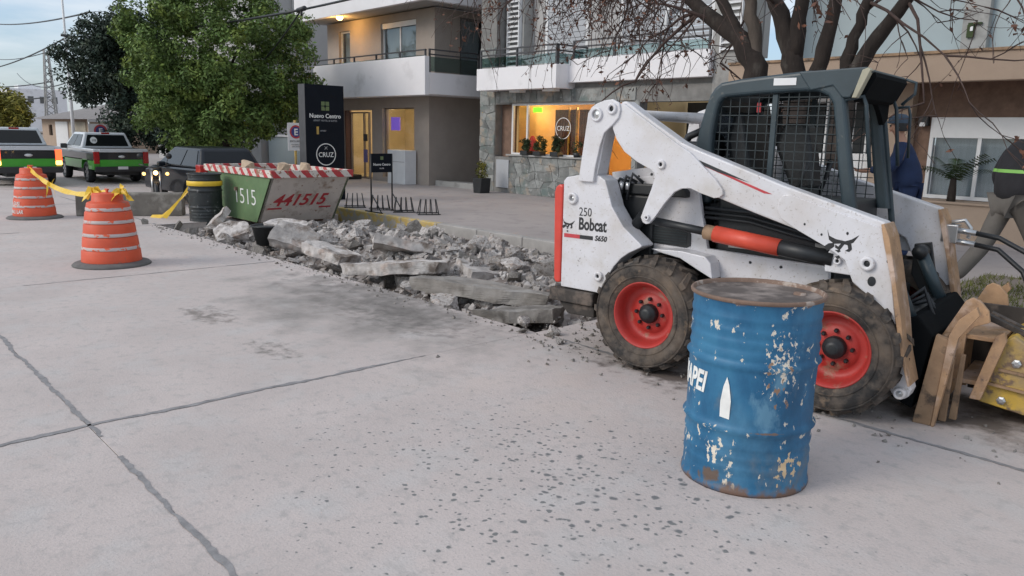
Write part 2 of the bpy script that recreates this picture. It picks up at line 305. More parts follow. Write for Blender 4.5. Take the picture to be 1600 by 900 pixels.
def text(name, body, size, m, parent, M, extrude=.002, shear=0, bold=0, sx=1, cyl=None, align='LEFT'):
    cu = bpy.data.curves.new(name, 'FONT'); cu.body = body; cu.size = size; cu.extrude = extrude; cu.shear = shear; cu.offset = bold; cu.align_x = align; cu.resolution_u = 3
    t = bpy.data.objects.new(name, cu); COL.objects.link(t); bpy.context.view_layer.update()
    me = bpy.data.meshes.new_from_object(t.evaluated_get(bpy.context.evaluated_depsgraph_get())); bpy.data.objects.remove(t)
    for v in me.vertices:
        x, y, z = v.co; x *= sx
        if cyl: r, a0, z0 = cyl; a = a0+x/r; v.co = ((r+z)*math.cos(a), (r+z)*math.sin(a), z0+y)
        else: v.co = M @ Vector((x, y, z))
    me.materials.clear(); me.materials.append(m); o = bpy.data.objects.new(name, me); COL.objects.link(o); o.parent = parent; return o
def face_my(x, y, z):   # text plane: reads along +x, up +z, faces -y
    return Matrix(((1, 0, 0, x), (0, 0, -1, y), (0, 1, 0, z), (0, 0, 0, 1)))
def face_px(x, y, z):   # reads along +y, up +z, faces +x
    return Matrix(((0, 0, 1, x), (1, 0, 0, y), (0, 1, 0, z), (0, 0, 0, 1)))
def face_mx(x, y, z): return Matrix(((0, 0, -1, x), (-1, 0, 0, y), (0, 1, 0, z), (0, 0, 0, 1)))
def ring(x, y, z, r0, r1, plane='y', n=32, th=.004):
    """flat annulus prism facing -y or +x"""
    b = MB(); v = []; f = []
    for d in (0, th):
        for r in (r0, r1):
            for i in range(n):
                a = 2*math.pi*i/n; u, w = r*math.cos(a), r*math.sin(a)
                v.append((x+u, y-d, z+w) if plane == 'y' else (x+d, y+u, z+w))
    for i in range(n):
        j = (i+1) % n; A, B, C_, D = i, n+i, 2*n+i, 3*n+i; a, b2, c, d = j, n+j, 2*n+j, 3*n+j
        f += [(C_, D, d, c), (B, b2, d, D), (A, C_, c, a), (A, a, b2, B)]
    return b.add(v, f)
def wall(b, x0, x1, z0, z1, y0, y1, holes, mi=0):
    xs = sorted({x0, x1, *[h[0] for h in holes], *[h[1] for h in holes]}); zs = sorted({z0, z1, *[h[2] for h in holes], *[h[3] for h in holes]})
    for i in range(len(xs)-1):
        j = 0
        while j < len(zs)-1:
            def solid(j): cx, cz = (xs[i]+xs[i+1])/2, (zs[j]+zs[j+1])/2; return not any(h[0] < cx < h[1] and h[2] < cz < h[3] for h in holes)
            if not solid(j): j += 1; continue
            k = j
            while k+1 < len(zs)-1 and solid(k+1): k += 1
            b.box(xs[i], xs[i+1], y0, y1, zs[j], zs[k+1], mi); j = k+1
    return b
def leaves(centers, radii, per, size, m, name, parent, flat=.8, kind=None):
    """leaf-sized faces scattered through clumps"""
    c = np.repeat(np.array(centers), per, 0); r = np.repeat(np.array(radii), per); n = len(c)
    d = np.random.normal(size=(n, 3)); d /= np.linalg.norm(d, axis=1)[:, None]
    p = c+d*(r*np.random.uniform(.35, 1.05, n)**.6)[:, None]*np.array([1, 1, flat])
    nrm = d*.7+np.random.normal(size=(n, 3))*.6+np.array([0, 0, .5]); nrm /= np.linalg.norm(nrm, axis=1)[:, None]
    a = np.cross(nrm, np.random.normal(size=(n, 3))); a /= np.linalg.norm(a, axis=1)[:, None]; b = np.cross(nrm, a)
    s = size*np.random.uniform(.6, 1.35, n)[:, None]
    v = np.stack([p-a*s, p-b*s*.45+nrm*s*.1, p+a*s, p+b*s*.45+nrm*s*.1], 1).reshape(-1, 3)
    me = bpy.data.meshes.new(name); me.vertices.add(4*n); me.vertices.foreach_set('co', v.astype(np.float32).ravel())
    me.loops.add(4*n); me.loops.foreach_set('vertex_index', np.arange(4*n, dtype=np.int32)); me.polygons.add(n)
    me.polygons.foreach_set('loop_start', np.arange(0, 4*n, 4, dtype=np.int32)); me.update(calc_edges=True); me.materials.append(m)
    o = bpy.data.objects.new(name, me); COL.objects.link(o); o.parent = parent
    if kind: o['kind'] = kind
    return o

# ================================================================== SETTING
g = MB(); g.box(-900, 900, -900, 900, -.55, -.45); tag(g.build('ground', m_ground), kind='structure')
road = bpy.data.objects.new('road', None); COL.objects.link(road); tag(road, kind='structure')
SX, SY = 4.35, 3.25
slab = MB(); slab.box(.0015, SX-.0015, .0015, SY-.0015, -.2, 0); so = slab.build('concrete_slab', m_road, road, .002, 1)
first = True
for i in range(-22, 5):
    for j in range(-3, 2):
        x = -SX+i*SX; y = 1.0+j*SY
        if j == 1 and i in (-1, -2): continue
        if j > 1 or x < -95: continue
        if first: o = so; first = False
        else: o = so.copy(); COL.objects.link(o); o.parent = road
        o.location = (x, y, 0)
# bitumen sealant in the joints, ragged, in pieces
def seal(pts, w, z=.003):
    b = MB(); v = []; f = []; n = 0; run = False
    P = []
    for (a, c) in zip(pts[:-1], pts[1:]):
        L_ = math.dist(a, c); k = max(2, int(L_/.035))
        P += [(a[0]+(c[0]-a[0])*i/k, a[1]+(c[1]-a[1])*i/k) for i in range(k)]
    dx, dy = pts[-1][0]-pts[0][0], pts[-1][1]-pts[0][1]; l = math.hypot(dx, dy); nx, ny = -dy/l, dx/l; last = None
    for i, (x, y) in enumerate(P):
        q = noise.noise(Vector((x*1.1+3, y*1.1, 0))); off = .022*noise.noise(Vector((x*2.2, y*2.2, 5)))+.006*random.uniform(-1, 1)
        ww = w*(.7+.9*noise.noise(Vector((x*4, y*4, 9)))+.5*random.random())
        if q < -.26: last = None; continue
        b.v += [(x+nx*(off-ww), y+ny*(off-ww), z), (x+nx*(off+ww), y+ny*(off+ww), z)]
        k = len(b.v)-2
        if last is not None: b.f.append((last, k, k+1, last+1)); b.mi.append(0); b.sm.append(False)
        last = k
    return b
seal([(-SX, -9), (-SX, 3.2)], .015).build('joint_sealant', m_seal, road)
seal([(-SX*2, -6), (-SX*2, 4.2)], .008).build('joint_sealant', m_seal, road)
seal([(-30, 1.0), (8, 1.0)], .013).build('joint_sealant', m_seal, road)
seal([(-30, 4.25), (-13.1, 4.25)], .015).build('joint_sealant', m_seal, road)
seal([(-4.2, 4.25), (8, 4.25)], .015).build('joint_sealant', m_seal, road)
for k in (-3, -4, -5, -6): seal([(SX*k, -5), (SX*k, 7.4)], .012).build('joint_sealant', m_seal, road)
# ragged trench bed under the broken slabs
g = MB(); nx_, ny_ = 110, 44; X0, X1, Y0, Y1 = -13.4, -4.0, 4.12, 7.6
def mound(x, y):
    e = min(1, max(0, (x+13.6)/1.6))*min(1, max(0, (-3.9-x)/1.5)); f = min(1, max(0, (y-4.3)/1.5))
    k = (1-.62*min(1, max(0, (-10.0-x)/1.2)))*(1-.7*min(1, max(0, (y-5.9)/1.3))); return -.15+.31*k*e*f*f*(3-2*f)+.05*noise.noise(Vector((x*1.4, y*1.4, 2)))+.03*noise.noise(Vector((x*5, y*5, 1)))
for j in range(ny_+1):
    for i in range(nx_+1):
        x = X0+(X1-X0)*i/nx_; y = Y0+(Y1-Y0)*j/ny_; g.v.append((x, y, mound(x, y)+.02*random.uniform(-1, 1)))
for j in range(ny_):
    for i in range(nx_): a = j*(nx_+1)+i; g.f.append((a, a+1, a+nx_+2, a+nx_+1)); g.mi.append(0); g.sm.append(True)
tag(g.build('trench_bed', m_sub), kind='structure')
# kerb stones and sidewalk
kerb = bpy.data.objects.new('kerb', None); COL.objects.link(kerb); tag(kerb, kind='structure')
kb = MB(); kb.box(.005, .995, 7.5, 7.65, -.3, .13); k0 = kb.build('kerb_stone', m_kerb, kerb, .015, 2); ky = MB(); ky.box(.005, .995, 7.5, 7.65, -.3, .13); ky0 = ky.build('kerb_stone', m_kerby, kerb, .015, 2, label='faded yellow painted kerb stone')
fy = fg = True
for i in range(-80, 12):
    yel = -16 <= i <= -11; s = ky0 if yel else k0
    if (yel and fy) or (not yel and fg):
        o = s; fy, fg = (False, fg) if yel else (fy, False)
    else: o = s.copy(); COL.objects.link(o); o.parent = kerb
    o.location = (i, 0, 0)
g = MB(); g.box(-110, 14, 7.65, 13.6, -.3, .13); tag(g.build('sidewalk', m_walk), kind='structure')
g = MB(); g.box(-110, 14, 13.6, 60, -.3, .126); tag(g.build('lot_ground', m_walk), kind='structure')
g = MB(); g.box(-2.75, 1.5, 7.75, 9.7, .1, .142); tag(g.build('verge_soil', m_ground), kind='structure')
# grass on the verge
n = 9000; v = []; f = []
for i in range(n):
    x, y = random.uniform(-2.75, 1.5), random.uniform(7.75, 9.65)
    if noise.noise(Vector((x*2, y*2, 0))) < -.15 and random.random() < .8: continue
    a = random.uniform(0, 6.28); h = random.uniform(.02, .055); c, s_ = .006*math.cos(a), .006*math.sin(a); k = len(v)
    v += [(x-c, y-s_, .14), (x+c, y+s_, .14), (x+random.uniform(-.03, .03), y+random.uniform(-.03, .03), .14+h)]; f.append((k, k+1, k+2))
g = MB(); g.add(v, f); tag(g.build('verge_grass', m_grass), 'short patchy grass growing on the verge beside the kerb', 'grass', kind='stuff')

# ================================================================== RUBBLE
def hull_mesh(name, pts, m, sub=1, amp=.02):
    bm = bmesh.new()
    for p in pts: bm.verts.new(p)
    r = bmesh.ops.convex_hull(bm, input=bm.verts)
    bmesh.ops.delete(bm, geom=[e for e in r['geom_interior'] if isinstance(e, bmesh.types.BMVert)], context='VERTS')
    if sub:
        bmesh.ops.subdivide_edges(bm, edges=bm.edges[:], cuts=sub, use_grid_fill=True)
        sd = random.random()*50
        for v in bm.verts:
            q = noise.noise_vector(v.co*9+Vector((sd, 0, 0))); v.co += q*amp
    me = bpy.data.meshes.new(name); bm.to_mesh(me); bm.free(); me.materials.append(m); return me
def chunk_pts(sx, sy, sz, n=13):
    p = []
    for _ in range(n):
        a = random.uniform(0, 6.28); r = random.uniform(.75, 1)
        p.append(Vector((sx*r*math.cos(a), sy*r*math.sin(a), sz*random.choice((-1, 1))*random.uniform(.8, 1))))
    return p
POOL = []
for i in range(26):
    if i < 13: s = (1, random.uniform(.6, .9), random.uniform(.20, .34))
    else: s = (1, random.uniform(.5, .95), random.uniform(.3, .8))
    POOL.append(hull_mesh('concrete_chunk', chunk_pts(*s), m_chunk if i % 4 else m_chunkd, 2, .07))
def put_chunk(x, y, z, s, me=None, rot=None, label=None, name='concrete_chunk', group='broken concrete chunks heaped in the trench'):
    o = bpy.data.objects.new(name, me or random.choice(POOL)); COL.objects.link(o); o.location = (x, y, z); o.scale = (s, s, s*random.uniform(.8, 1.1))
    o.rotation_euler = rot or (random.gauss(0, .38), random.gauss(0, .38), random.uniform(0, 6.28))
    if rot is None and random.random() < .2: o.rotation_euler[0] += random.uniform(-1, 1)
    return tag(o, label or 'rough grey chunk of broken concrete heaped in the dug-up trench', 'concrete chunk', group)
# slabs of broken pavement that stand out
def slab_piece(poly, th, loc, rot, label, m=m_chunk):
    pts = []
    poly = [(a*random.uniform(.82, 1.08), b*random.uniform(.82, 1.12)) for a, b in poly]
    for (a, b) in poly: pts += [Vector((a, b, th/2)), Vector((a*random.uniform(.9, .99), b*random.uniform(.9, .99), -th/2))]
    me = hull_mesh('broken_slab', pts, m, 5, .026); o = bpy.data.objects.new('broken_slab', me); COL.objects.link(o); o.location = loc; o.rotation_euler = rot
    return tag(o, label, 'concrete slab')
slab_piece([(-.6, -.14), (-.5, .2), (.1, .26), (.62, .2), (.6, -.1), (.1, -.2)], .12, (-7.05, 4.68, .10), (R(-4), R(-5), R(27)), 'long broken pavement slab lying at the trench edge left of the skid steer')
slab_piece([(-.75, -.2), (-.6, .22), (.2, .3), (.7, .2), (.75, -.08), (.1, -.22)], .13, (-5.75, 4.80, .05), (R(-5), R(2), R(20)), 'longest broken pavement slab, lying nearest the rear of the skid steer', m_chunkd)
slab_piece([(-.30, -.2), (-.32, .16), (.1, .28), (.36, .18), (.3, -.2)], .12, (-8.3, 4.62, .12), (R(-3), R(12), R(24)), 'tilted broken slab with pale top in the middle of the trench edge')
slab_piece([(-.26, -.15), (-.24, .16), (.05, .24), (.28, .12), (.24, -.16)], .11, (-11.1, 4.62, .04), (R(28), R(-14), R(70)), 'broken slab leaning left of the black bucket in the rubble')
slab_piece([(-.26, -.15), (-.24, .16), (.05, .24), (.28, .12), (.24, -.16)], .11, (-12.35, 4.95, .12), (R(38), R(-30), R(10)), 'pointed broken slab tipped up before the black oil drum')
slab_piece([(-.30, -.16), (-.25, .16), (.16, .25), (.32, .08), (.25, -.16)], .10, (-10.15, 5.02, .22), (R(10), R(6), R(30)), 'broken slab lying over the back of the black bucket')
slab_piece([(-.45, -.3), (-.35, .25), (.2, .35), (.45, .1), (.36, -.25)], .12, (-6.3, 5.5, .06), (R(6), R(9), R(75)), 'flat pale slab fragment lying behind the longest broken slab')
slab_piece([(-.28, -.2), (-.3, .2), (.1, .28), (.3, .1), (.3, -.2)], .12, (-9.4, 4.75, .16), (R(30), R(15), R(50)), 'small broken slab standing right of the black bucket')
slab_piece([(-.42, -.12), (-.3, .16), (.1, .22), (.42, .14), (.4, -.1), (.05, -.2)], .11, (-4.95, 4.62, -.02), (R(-3), R(-8), R(16)), 'short dirty slab between the longest slab and the loader wheel', m_chunkd)
slab_piece([(-.4, -.2), (-.3, .2), (.1, .28), (.4, .16), (.34, -.2)], .11, (-7.7, 5.25, .20), (R(-20), R(12), R(60)), 'broken slab resting tilted behind the middle of the trench edge')
big = []
for i in range(262):
    for _ in range(20):
        x = random.uniform(-13.0, -4.0); y = 4.35+3.05*random.random()**.9
        if x > -5.2 and y > 5.5 and random.random() < .7: continue
        if x < -11.2 and y > 5.45: continue
        s = random.choice((.07, .08, .10, .12, .14, .17))*random.uniform(.8, 1.2)*(1 if x < -5.2 else .6)
        if all(math.hypot(x-a, y-b) > (s+c)*.5 for a, b, c in big): break
    big.append((x, y, s)); where = 'below the skip and black bucket' if x < -9.9 else ('in the middle of the trench' if x < -6.9 else 'in the trench nearest the skid steer')
    size = 'large block' if s > .14 else ('fist sized lump' if s < .085 else 'middling chunk')
    put_chunk(x, y, mound(x, y)+s*random.uniform(.05, .6), s, label='%s of broken grey concrete %s' % (size, where))
for x, y, s in ((-13.25, 4.1, .08), (-4.0, 4.15, .05), (-4.2, 4.3, .07), (-3.85, 4.7, .08), (-3.7, 4.9, .09), (-9.4, 4.12, .04), (-4.4, 4.15, .05), (-4.6, 4.35, .08), (-3.95, 5.0, .1), (-4.1, 5.5, .1)):
    put_chunk(x, y, s*.4, s, label='stray lump of broken concrete lying out on the paving at the trench edge')
# small debris, one uncountable mass
def debris(name, n, fn, m, lo, hi, label):
    tmpl = []
    for k in range(5):
        bm = bmesh.new()
        for p in chunk_pts(1, .8, .6, 9): bm.verts.new(p)
        r = bmesh.ops.convex_hull(bm, input=bm.verts); bmesh.ops.delete(bm, geom=[e for e in r['geom_interior'] if isinstance(e, bmesh.types.BMVert)], context='VERTS')
        bm.verts.index_update(); tmpl.append(([v.co.copy() for v in bm.verts], [[v.index for v in f.verts] for f in bm.faces])); bm.free()
    g = MB()
    for i in range(n):
        x, y, z = fn(); s = lo+(hi-lo)*random.random()**2.5; vs_, fs = random.choice(tmpl)
        Mx = Matrix.Translation((x, y, z+s*.3)) @ Matrix.Rotation(random.uniform(0, 6), 4, Vector((random.random(), random.random(), random.random()+.1))) @ Matrix.Scale(s, 4); g.add(vs_, fs, 0, False, Mx)
    return tag(g.build(name, m), label, 'rubble', kind='stuff')
def f1():
    x = random.uniform(-13.3, -3.9); y = random.uniform(4.2, 7.5); return x, y, mound(x, y)
debris('small_rubble', 7000, f1, m_chunk, .012, .07, 'small crumbs and lumps of broken concrete filling the trench')
def f2():
    t = random.random()
    if t < .5: return random.uniform(-13, -3.2), 4.25-abs(random.gauss(0, .12)), 0
    if t < .85: return random.gauss(-3.9, .35), random.gauss(4.7, .45), 0
    return random.uniform(-3.5, -.3), random.gauss(4.4, .3), 0
debris('loose_grit', 900, f2, m_chunkd, .004, .022, 'loose grit scattered on the paving along the trench edge')
# black bucket in the rubble
t = thing('bucket', 'black tapered bucket lying among the broken concrete', 'bucket', (-10.12, 4.72, -.02), R(20))
b = MB(); b.lathe([(.0, .01), (.15, .01), (.21, .27), (.225, .28), (.225, .26), (.2, .25)], 24); b.build('shell', m_black, t)
b = MB(); b.lathe([(.0, .262), (.2, .255)], 24); b.build('filling', m_black, t)

# ================================================================== BLUE DRUM (foreground)
t = thing('oil_drum', 'dented blue steel drum with chipped paint standing in front of the skid steer', 'drum', (-1.824, 3.188, 0))
def drum_prof(r, h):
    p = [(r*.96, .012), (r*1.005, 0), (r*1.012, .008), (r*1.005, .022), (r*.985, .03)]
    for k in range(1, 50):
        z = .03+(h-.06)*k/50; rr = r*.985
        for zc in (.335*h, .665*h): rr += .016*math.exp(-((z-zc)/.010)**2)
        if z > .70*h or z < .30*h or 0: rr += .0035*math.sin(z*2*math.pi/.052)*(1 if (z > .71*h and z < .93*h) or (z < .28*h and z > .08*h) else 0)
        p.append((rr, z))
    return p+[(r*.985, h-.03), (r*1.0, h-.018)]
b = MB(); b.lathe(drum_prof(.288, .88), 72)
for i, v in enumerate(b.v):   # shallow dents
    x, y, z = v; q = noise.noise(Vector((x*4, y*4, z*4)))
    k = 1-.018*max(0, q-.25)-.006*abs(noise.noise(Vector((x*9+4, y*9, z*7)))); b.v[i] = (x*k, y*k, z)
body = b.build('shell', m_blue, t)
b = MB(); b.lathe([(.288, .862), (.296, .866), (.298, .876), (.294, .883), (.286, .882), (.282, .87), (.279, .862)], 72); b.build('top_rim', m_rust, t)
b = MB(); b.lathe([(.0, .858), (.10, .860), (.19, .858), (.24, .855), (.262, .862), (.280, .864)], 64); b.build('lid', m_lid, t)
b = MB(); b.lathe([(.0, .868), (.026, .868), (.03, .858)], 20, M=Matrix.Translation((.12, .16, 0))); b.build('bung', m_rust, t)
text('lettering', 'MAPEI', .135, m_whp, t, None, .0012, .25, .004, .66, cyl=(.2855, R(-151), .438))
b = MB(); r_ = .2872; pr = [(-.022, .32), (.022, .315), (.024, .40), (.012, .47), (.0, .505), (-.014, .46), (-.024, .39)]
b.add([((r_)*math.cos(R(-80)+x/r_), r_*math.sin(R(-80)+x/r_), z+.03) for x, z in pr], [tuple(range(len(pr)))]); b.build('tool_logo', m_whp, t)
b = MB(); b.lathe([(.0, .002), (.05, .0022)], 18); tag(b.build('resin_ring', mat('pale_stain', (.36, .35, .33), .8), None), kind='structure').location = (-1.33, 2.18, .0015)
bpy.data.objects['resin_ring'].name = 'paving_stain'; bpy.data.objects['paving_stain'].parent = road; del bpy.data.objects['paving_stain']['kind']

# ================================================================== TRAFFIC DRUMS
def traffic_drum(loc, label, rz, sc=1):
    t = thing('traffic_drum', label, 'traffic drum', loc, rz, 'orange traffic drums', sc)
    tiers = [(.345, .355, .05, .205), (.322, .335, .215, .37), (.298, .312, .385, .535), (.272, .288, .55, .69), (.245, .26, .705, .80)]
    prof = [(.345, .05)]
    for a, c, z0, z1 in tiers: prof += [(c, z0), (c, z0+.012), (a, z1-.012), (a-.008, z1), (a-.02, z1+.004)]
    prof += [(.20, .812), (.185, .82), (.18, .90), (.172, .915), (.10, .92), (.0, .92)]
    b = MB(); b.lathe(prof, 48); b.build('body', m_orange, t)
    for i, (a, c, z0, z1) in enumerate(tiers[1:]):
        b = MB(); b.lathe([(c+.003, z0-.004), (c+.004, z0+.006), (c+.001-.002, z0+.036), (c-.006, z0+.037)], 48); b.build('reflective_band', m_band, t)
    b = MB(); b.lathe([(.0, .0), (.46, .0), (.465, .012), (.44, .035), (.36, .055), (.34, .055)], 48); b.build('base', m_rub, t)
    b = MB(); b.box(-.03, .03, -.01, .01, .915, .955); b.box(-.05, .05, -.014, .014, .95, .97); b.build('handle', m_orange, t, .004)
    return t
c1 = traffic_drum((-9.55, 2.58, 0), 'orange traffic drum with frayed yellow tape tied on top, the nearer of two', 0, .88)
c2 = traffic_drum((-15.05, 2.93, 0), 'orange traffic drum with handwritten white words, in front of the left pickup', .8, .90)
for k, (wd, z, w) in enumerate((('A. GUSI', .255, .72), ('MAU. LAR', .105, .72))):
    text('lettering', wd, .095, m_whp, c2, None, .002, .15, .001, .8, cyl=(.352 if k else .333, R(-75-.8*57.3-22), z))
# caution tape: a drooping ribbon and its knotted ends
def ribbon(b, pts, w=.035, tw=0.):
    n = len(pts); v = []; f = []
    for i, p in enumerate(pts):
        p = Vector(p); a = tw*i/max(1, n-1)+.3*math.sin(i*1.3); d = Vector((0, 0, 1))*math.cos(a)+Vector((.67, .74, 0))*math.sin(a); v += [tuple(p-d*w), tuple(p+d*w)]
    f = [(2*i, 2*i+2, 2*i+3, 2*i+1) for i in range(n-1)]; b.add(v, f)
b = MB(); A = Vector((-15.0, 2.9, .82)); B_ = Vector((-9.72, 2.62, .81)); pts = []
for i in range(25):
    s = i/24; p = A.lerp(B_, s); p.z -= .17*4*s*(1-s); pts.append(p)
ribbon(b, pts, .036, .9)
def tails(b, c, n, l, spread=.2):
    for i in range(n):
        a = random.uniform(0, 6.28); P = [Vector(c)]
        dz = random.choice((-1, -1, .4)); q = Vector(c)
        for k in range(6): q = q+Vector((math.cos(a)*spread/5, math.sin(a)*spread/5, dz*l/6*(1 if k > 1 else -.3)+random.uniform(-.01, .01))); P.append(q)
        ribbon(b, P, .030, random.uniform(-3, 3))
kn = pts[8]; tails(b, kn, 3, .26, .05)
tails(b, (-9.66, 2.47, .83), 8, .17, .09); tails(b, (-9.41, 2.69, .83), 9, .13, .10); tails(b, (-15.0, 2.88, .83), 2, .06, .06)
tag(b.build('caution_tape', m_tape), 'drooping yellow caution tape knotted between the two orange traffic drums', 'tape')

# concrete block, black drum, skip
t = MB(); t.prism([(-.02, 0), (.30, 0), (.26, .38), (.24, .40), (.03, .40), (.0, .38)], 0, 1.72, 0)
o = t.build('concrete_block', m_barr, None, .02); o.location = (-15.25, 3.68, 0); o.rotation_euler = (0, 0, R(60-90)); tag(o, 'long dirty concrete block lying crosswise behind the nearer traffic drum', 'concrete block')
t = thing('black_drum', 'black oil drum with yellow tape round it beside the skip', 'drum', (-13.3, 5.12, -.05))
b = MB(); b.lathe(drum_prof(.27, .84), 40)
for i, v in enumerate(b.v): x, y, z = v; k = 1-.08*max(0, noise.noise(Vector((x*4, y*4, z*5)))-.1); b.v[i] = (x*k, y*k, z)
b.build('shell', m_bin, t)
b = MB(); b.lathe([(.27, .82), (.28, .83), (.275, .845), (.262, .84), (.25, .80), (.0, .80)], 40); b.build('lid', m_bin, t)
b = MB(); b.lathe([(.279, .64), (.284, .645), (.284, .715), (.279, .72)], 40); tag(b.build('tape_wrap', m_tape), None); bpy.data.objects['tape_wrap'].parent = t
b = MB(); ribbon(b, [(-13.48, 4.98, .60), (-13.62, 4.88, .40), (-13.8, 4.75, .2), (-13.98, 4.6, .02), (-14.2, 4.5, .01)], .05, 1); ribbon(b, [(-13.5, 4.96, .60), (-13.6, 4.85, .40), (-13.72, 4.72, .2), (-13.8, 4.6, .02)], .04, 2); tag(b.build('tape_end', m_tape), 'loose yellow tape hanging from the black drum to the ground', 'tape')

A = Vector((-14.17, 5.5, 0)); ang = 0.0; LN = 2.62
t = thing('skip_container', 'skip container with striped rim, green long side and white end with red number 441515', 'skip', (A.x, A.y, 0), ang)
W = 1.38; zt = .87; xi = .58
for y0 in (0, W-.04): b = MB(); b.prism([(.02, zt-.06), (LN-.02, zt-.06), (LN-xi, .05), (xi, .05)], y0, y0+.04); b.build('green_side_panel', m_green, t)
for x0, x1 in ((LN-.02, LN-xi), (.02, xi)): b = MB(); d = -.04 if x0 > x1 else .04; b.add([(x0, .0, zt-.06), (x0, W, zt-.06), (x1, W, .05), (x1, 0, .05), (x0+d, .0, zt-.06), (x0+d, W, zt-.06), (x1+d, W, .05), (x1+d, 0, .05)], [(0, 1, 2, 3), (7, 6, 5, 4), (0, 4, 5, 1), (1, 5, 6, 2), (2, 6, 7, 3), (3, 7, 4, 0)]); b.build('white_end_panel', m_skip, t)
b = MB(); b.box(xi, LN-xi, .02, W-.02, .045, .08); b.build('floor_plate', m_rust, t)
b = MB()
for (x0, x1, y0, y1) in ((-.03, LN+.03, -.035, .04), (-.03, LN+.03, W-.04, W+.035), (-.03, .05, .04, W-.04), (LN-.05, LN+.03, .04, W-.04)): b.box(x0, x1, y0, y1, zt-.075, zt+.04)
m_str = stripes('skip_rim_stripes', (.66, .60, .54), (.48, .05, .055), 3.6)
b.build('striped_rim', m_str, t, .006)
b = MB(); b.box(xi+.1, LN-xi-.1, .15, .25, .0, .05); b.box(xi+.1, LN-xi-.1, W-.25, W-.15, .0, .05); b.build('skid', m_rust, t)
for y in (.35, W-.35): b = MB(); b.box(-.06, -.0, -.02, .04, -.03, .03, M=Matrix.Translation((LN*.5, -.02, .55))) if y < .5 else b.box(LN*.5-.03, LN*.5+.03, W, W+.05, .5, .6); b.build('lifting_lug', m_rust, t)
text('lettering', '1515', .37, m_whp, t, face_my(1.16, -.004, .32), .001, -.05, -.004, 1.18)
sl = math.atan2(xi-.02, zt-.11); Xv = Vector((0, 1, 0)); Yv = Vector((math.sin(sl), 0, math.cos(sl))); Zv = Xv.cross(Yv)
def endM(y, z):
    p = Vector((LN-.02-(zt-.06-z)*math.tan(sl), y, z))+Zv*.004; return Matrix(((Xv.x, Yv.x, Zv.x, p.x), (Xv.y, Yv.y, Zv.y, p.y), (Xv.z, Yv.z, Zv.z, p.z), (0, 0, 0, 1)))
text('lettering', '441515', .335, m_redp, t, endM(.14, .33), .001, .25, .008, .93)
b = MB(); b.box(0, .24, 0, .03, 0, .003, M=endM(.09, .27)); b.box(0, .22, 0, .03, 0, .003, M=endM(1.0, .27)); b.build('paint_dash', m_redp, t)
# load of rubble in the skip
b = MB()
for i in range(15):
    for j in range(6):
        x = .1+(LN-.2)*i/14; y = .08+(W-.16)*j/5; b.v.append((x, y, zt-.10+.10*noise.noise(Vector((x*2, y*2, 0)))+.06*math.sin(math.pi*j/5)))
for i in range(14):
    for j in range(5): a = i*6+j; b.f.append((a, a+6, a+7, a+1)); b.mi.append(0); b.sm.append(False)
tag(b.build('skip_fill', m_sub, None), 'fine rubble heaped level inside the skip container', 'rubble', kind='stuff'); o = bpy.data.objects['skip_fill']; o.location = (A.x, A.y, 0); o.rotation_euler = (0, 0, ang)
m_tanc = mat('sandy_concrete', (.55, .42, .30), .9, .15, 7, .01, 22)
for x, y, s, l in ((.6, .5, .15, 'sandy lump of rubble on the left end of the skip load'), (2.3, .75, .16, 'pinkish rubble lump rising above the skip rim below the parking sign'), (1.5, .75, .13, 'rubble lump between two others on the skip load')):
    me = hull_mesh('rubble_lump', chunk_pts(1, .8, .7), m_tanc, 2, .08); p = Vector((x, y, 0)); p.rotate(Matrix.Rotation(ang, 3, 'Z')); put_chunk(A.x+p.x, A.y+p.y, zt+.02, s, me, (.2, .1, x), l, 'rubble_lump', 'rubble lumps on the skip')

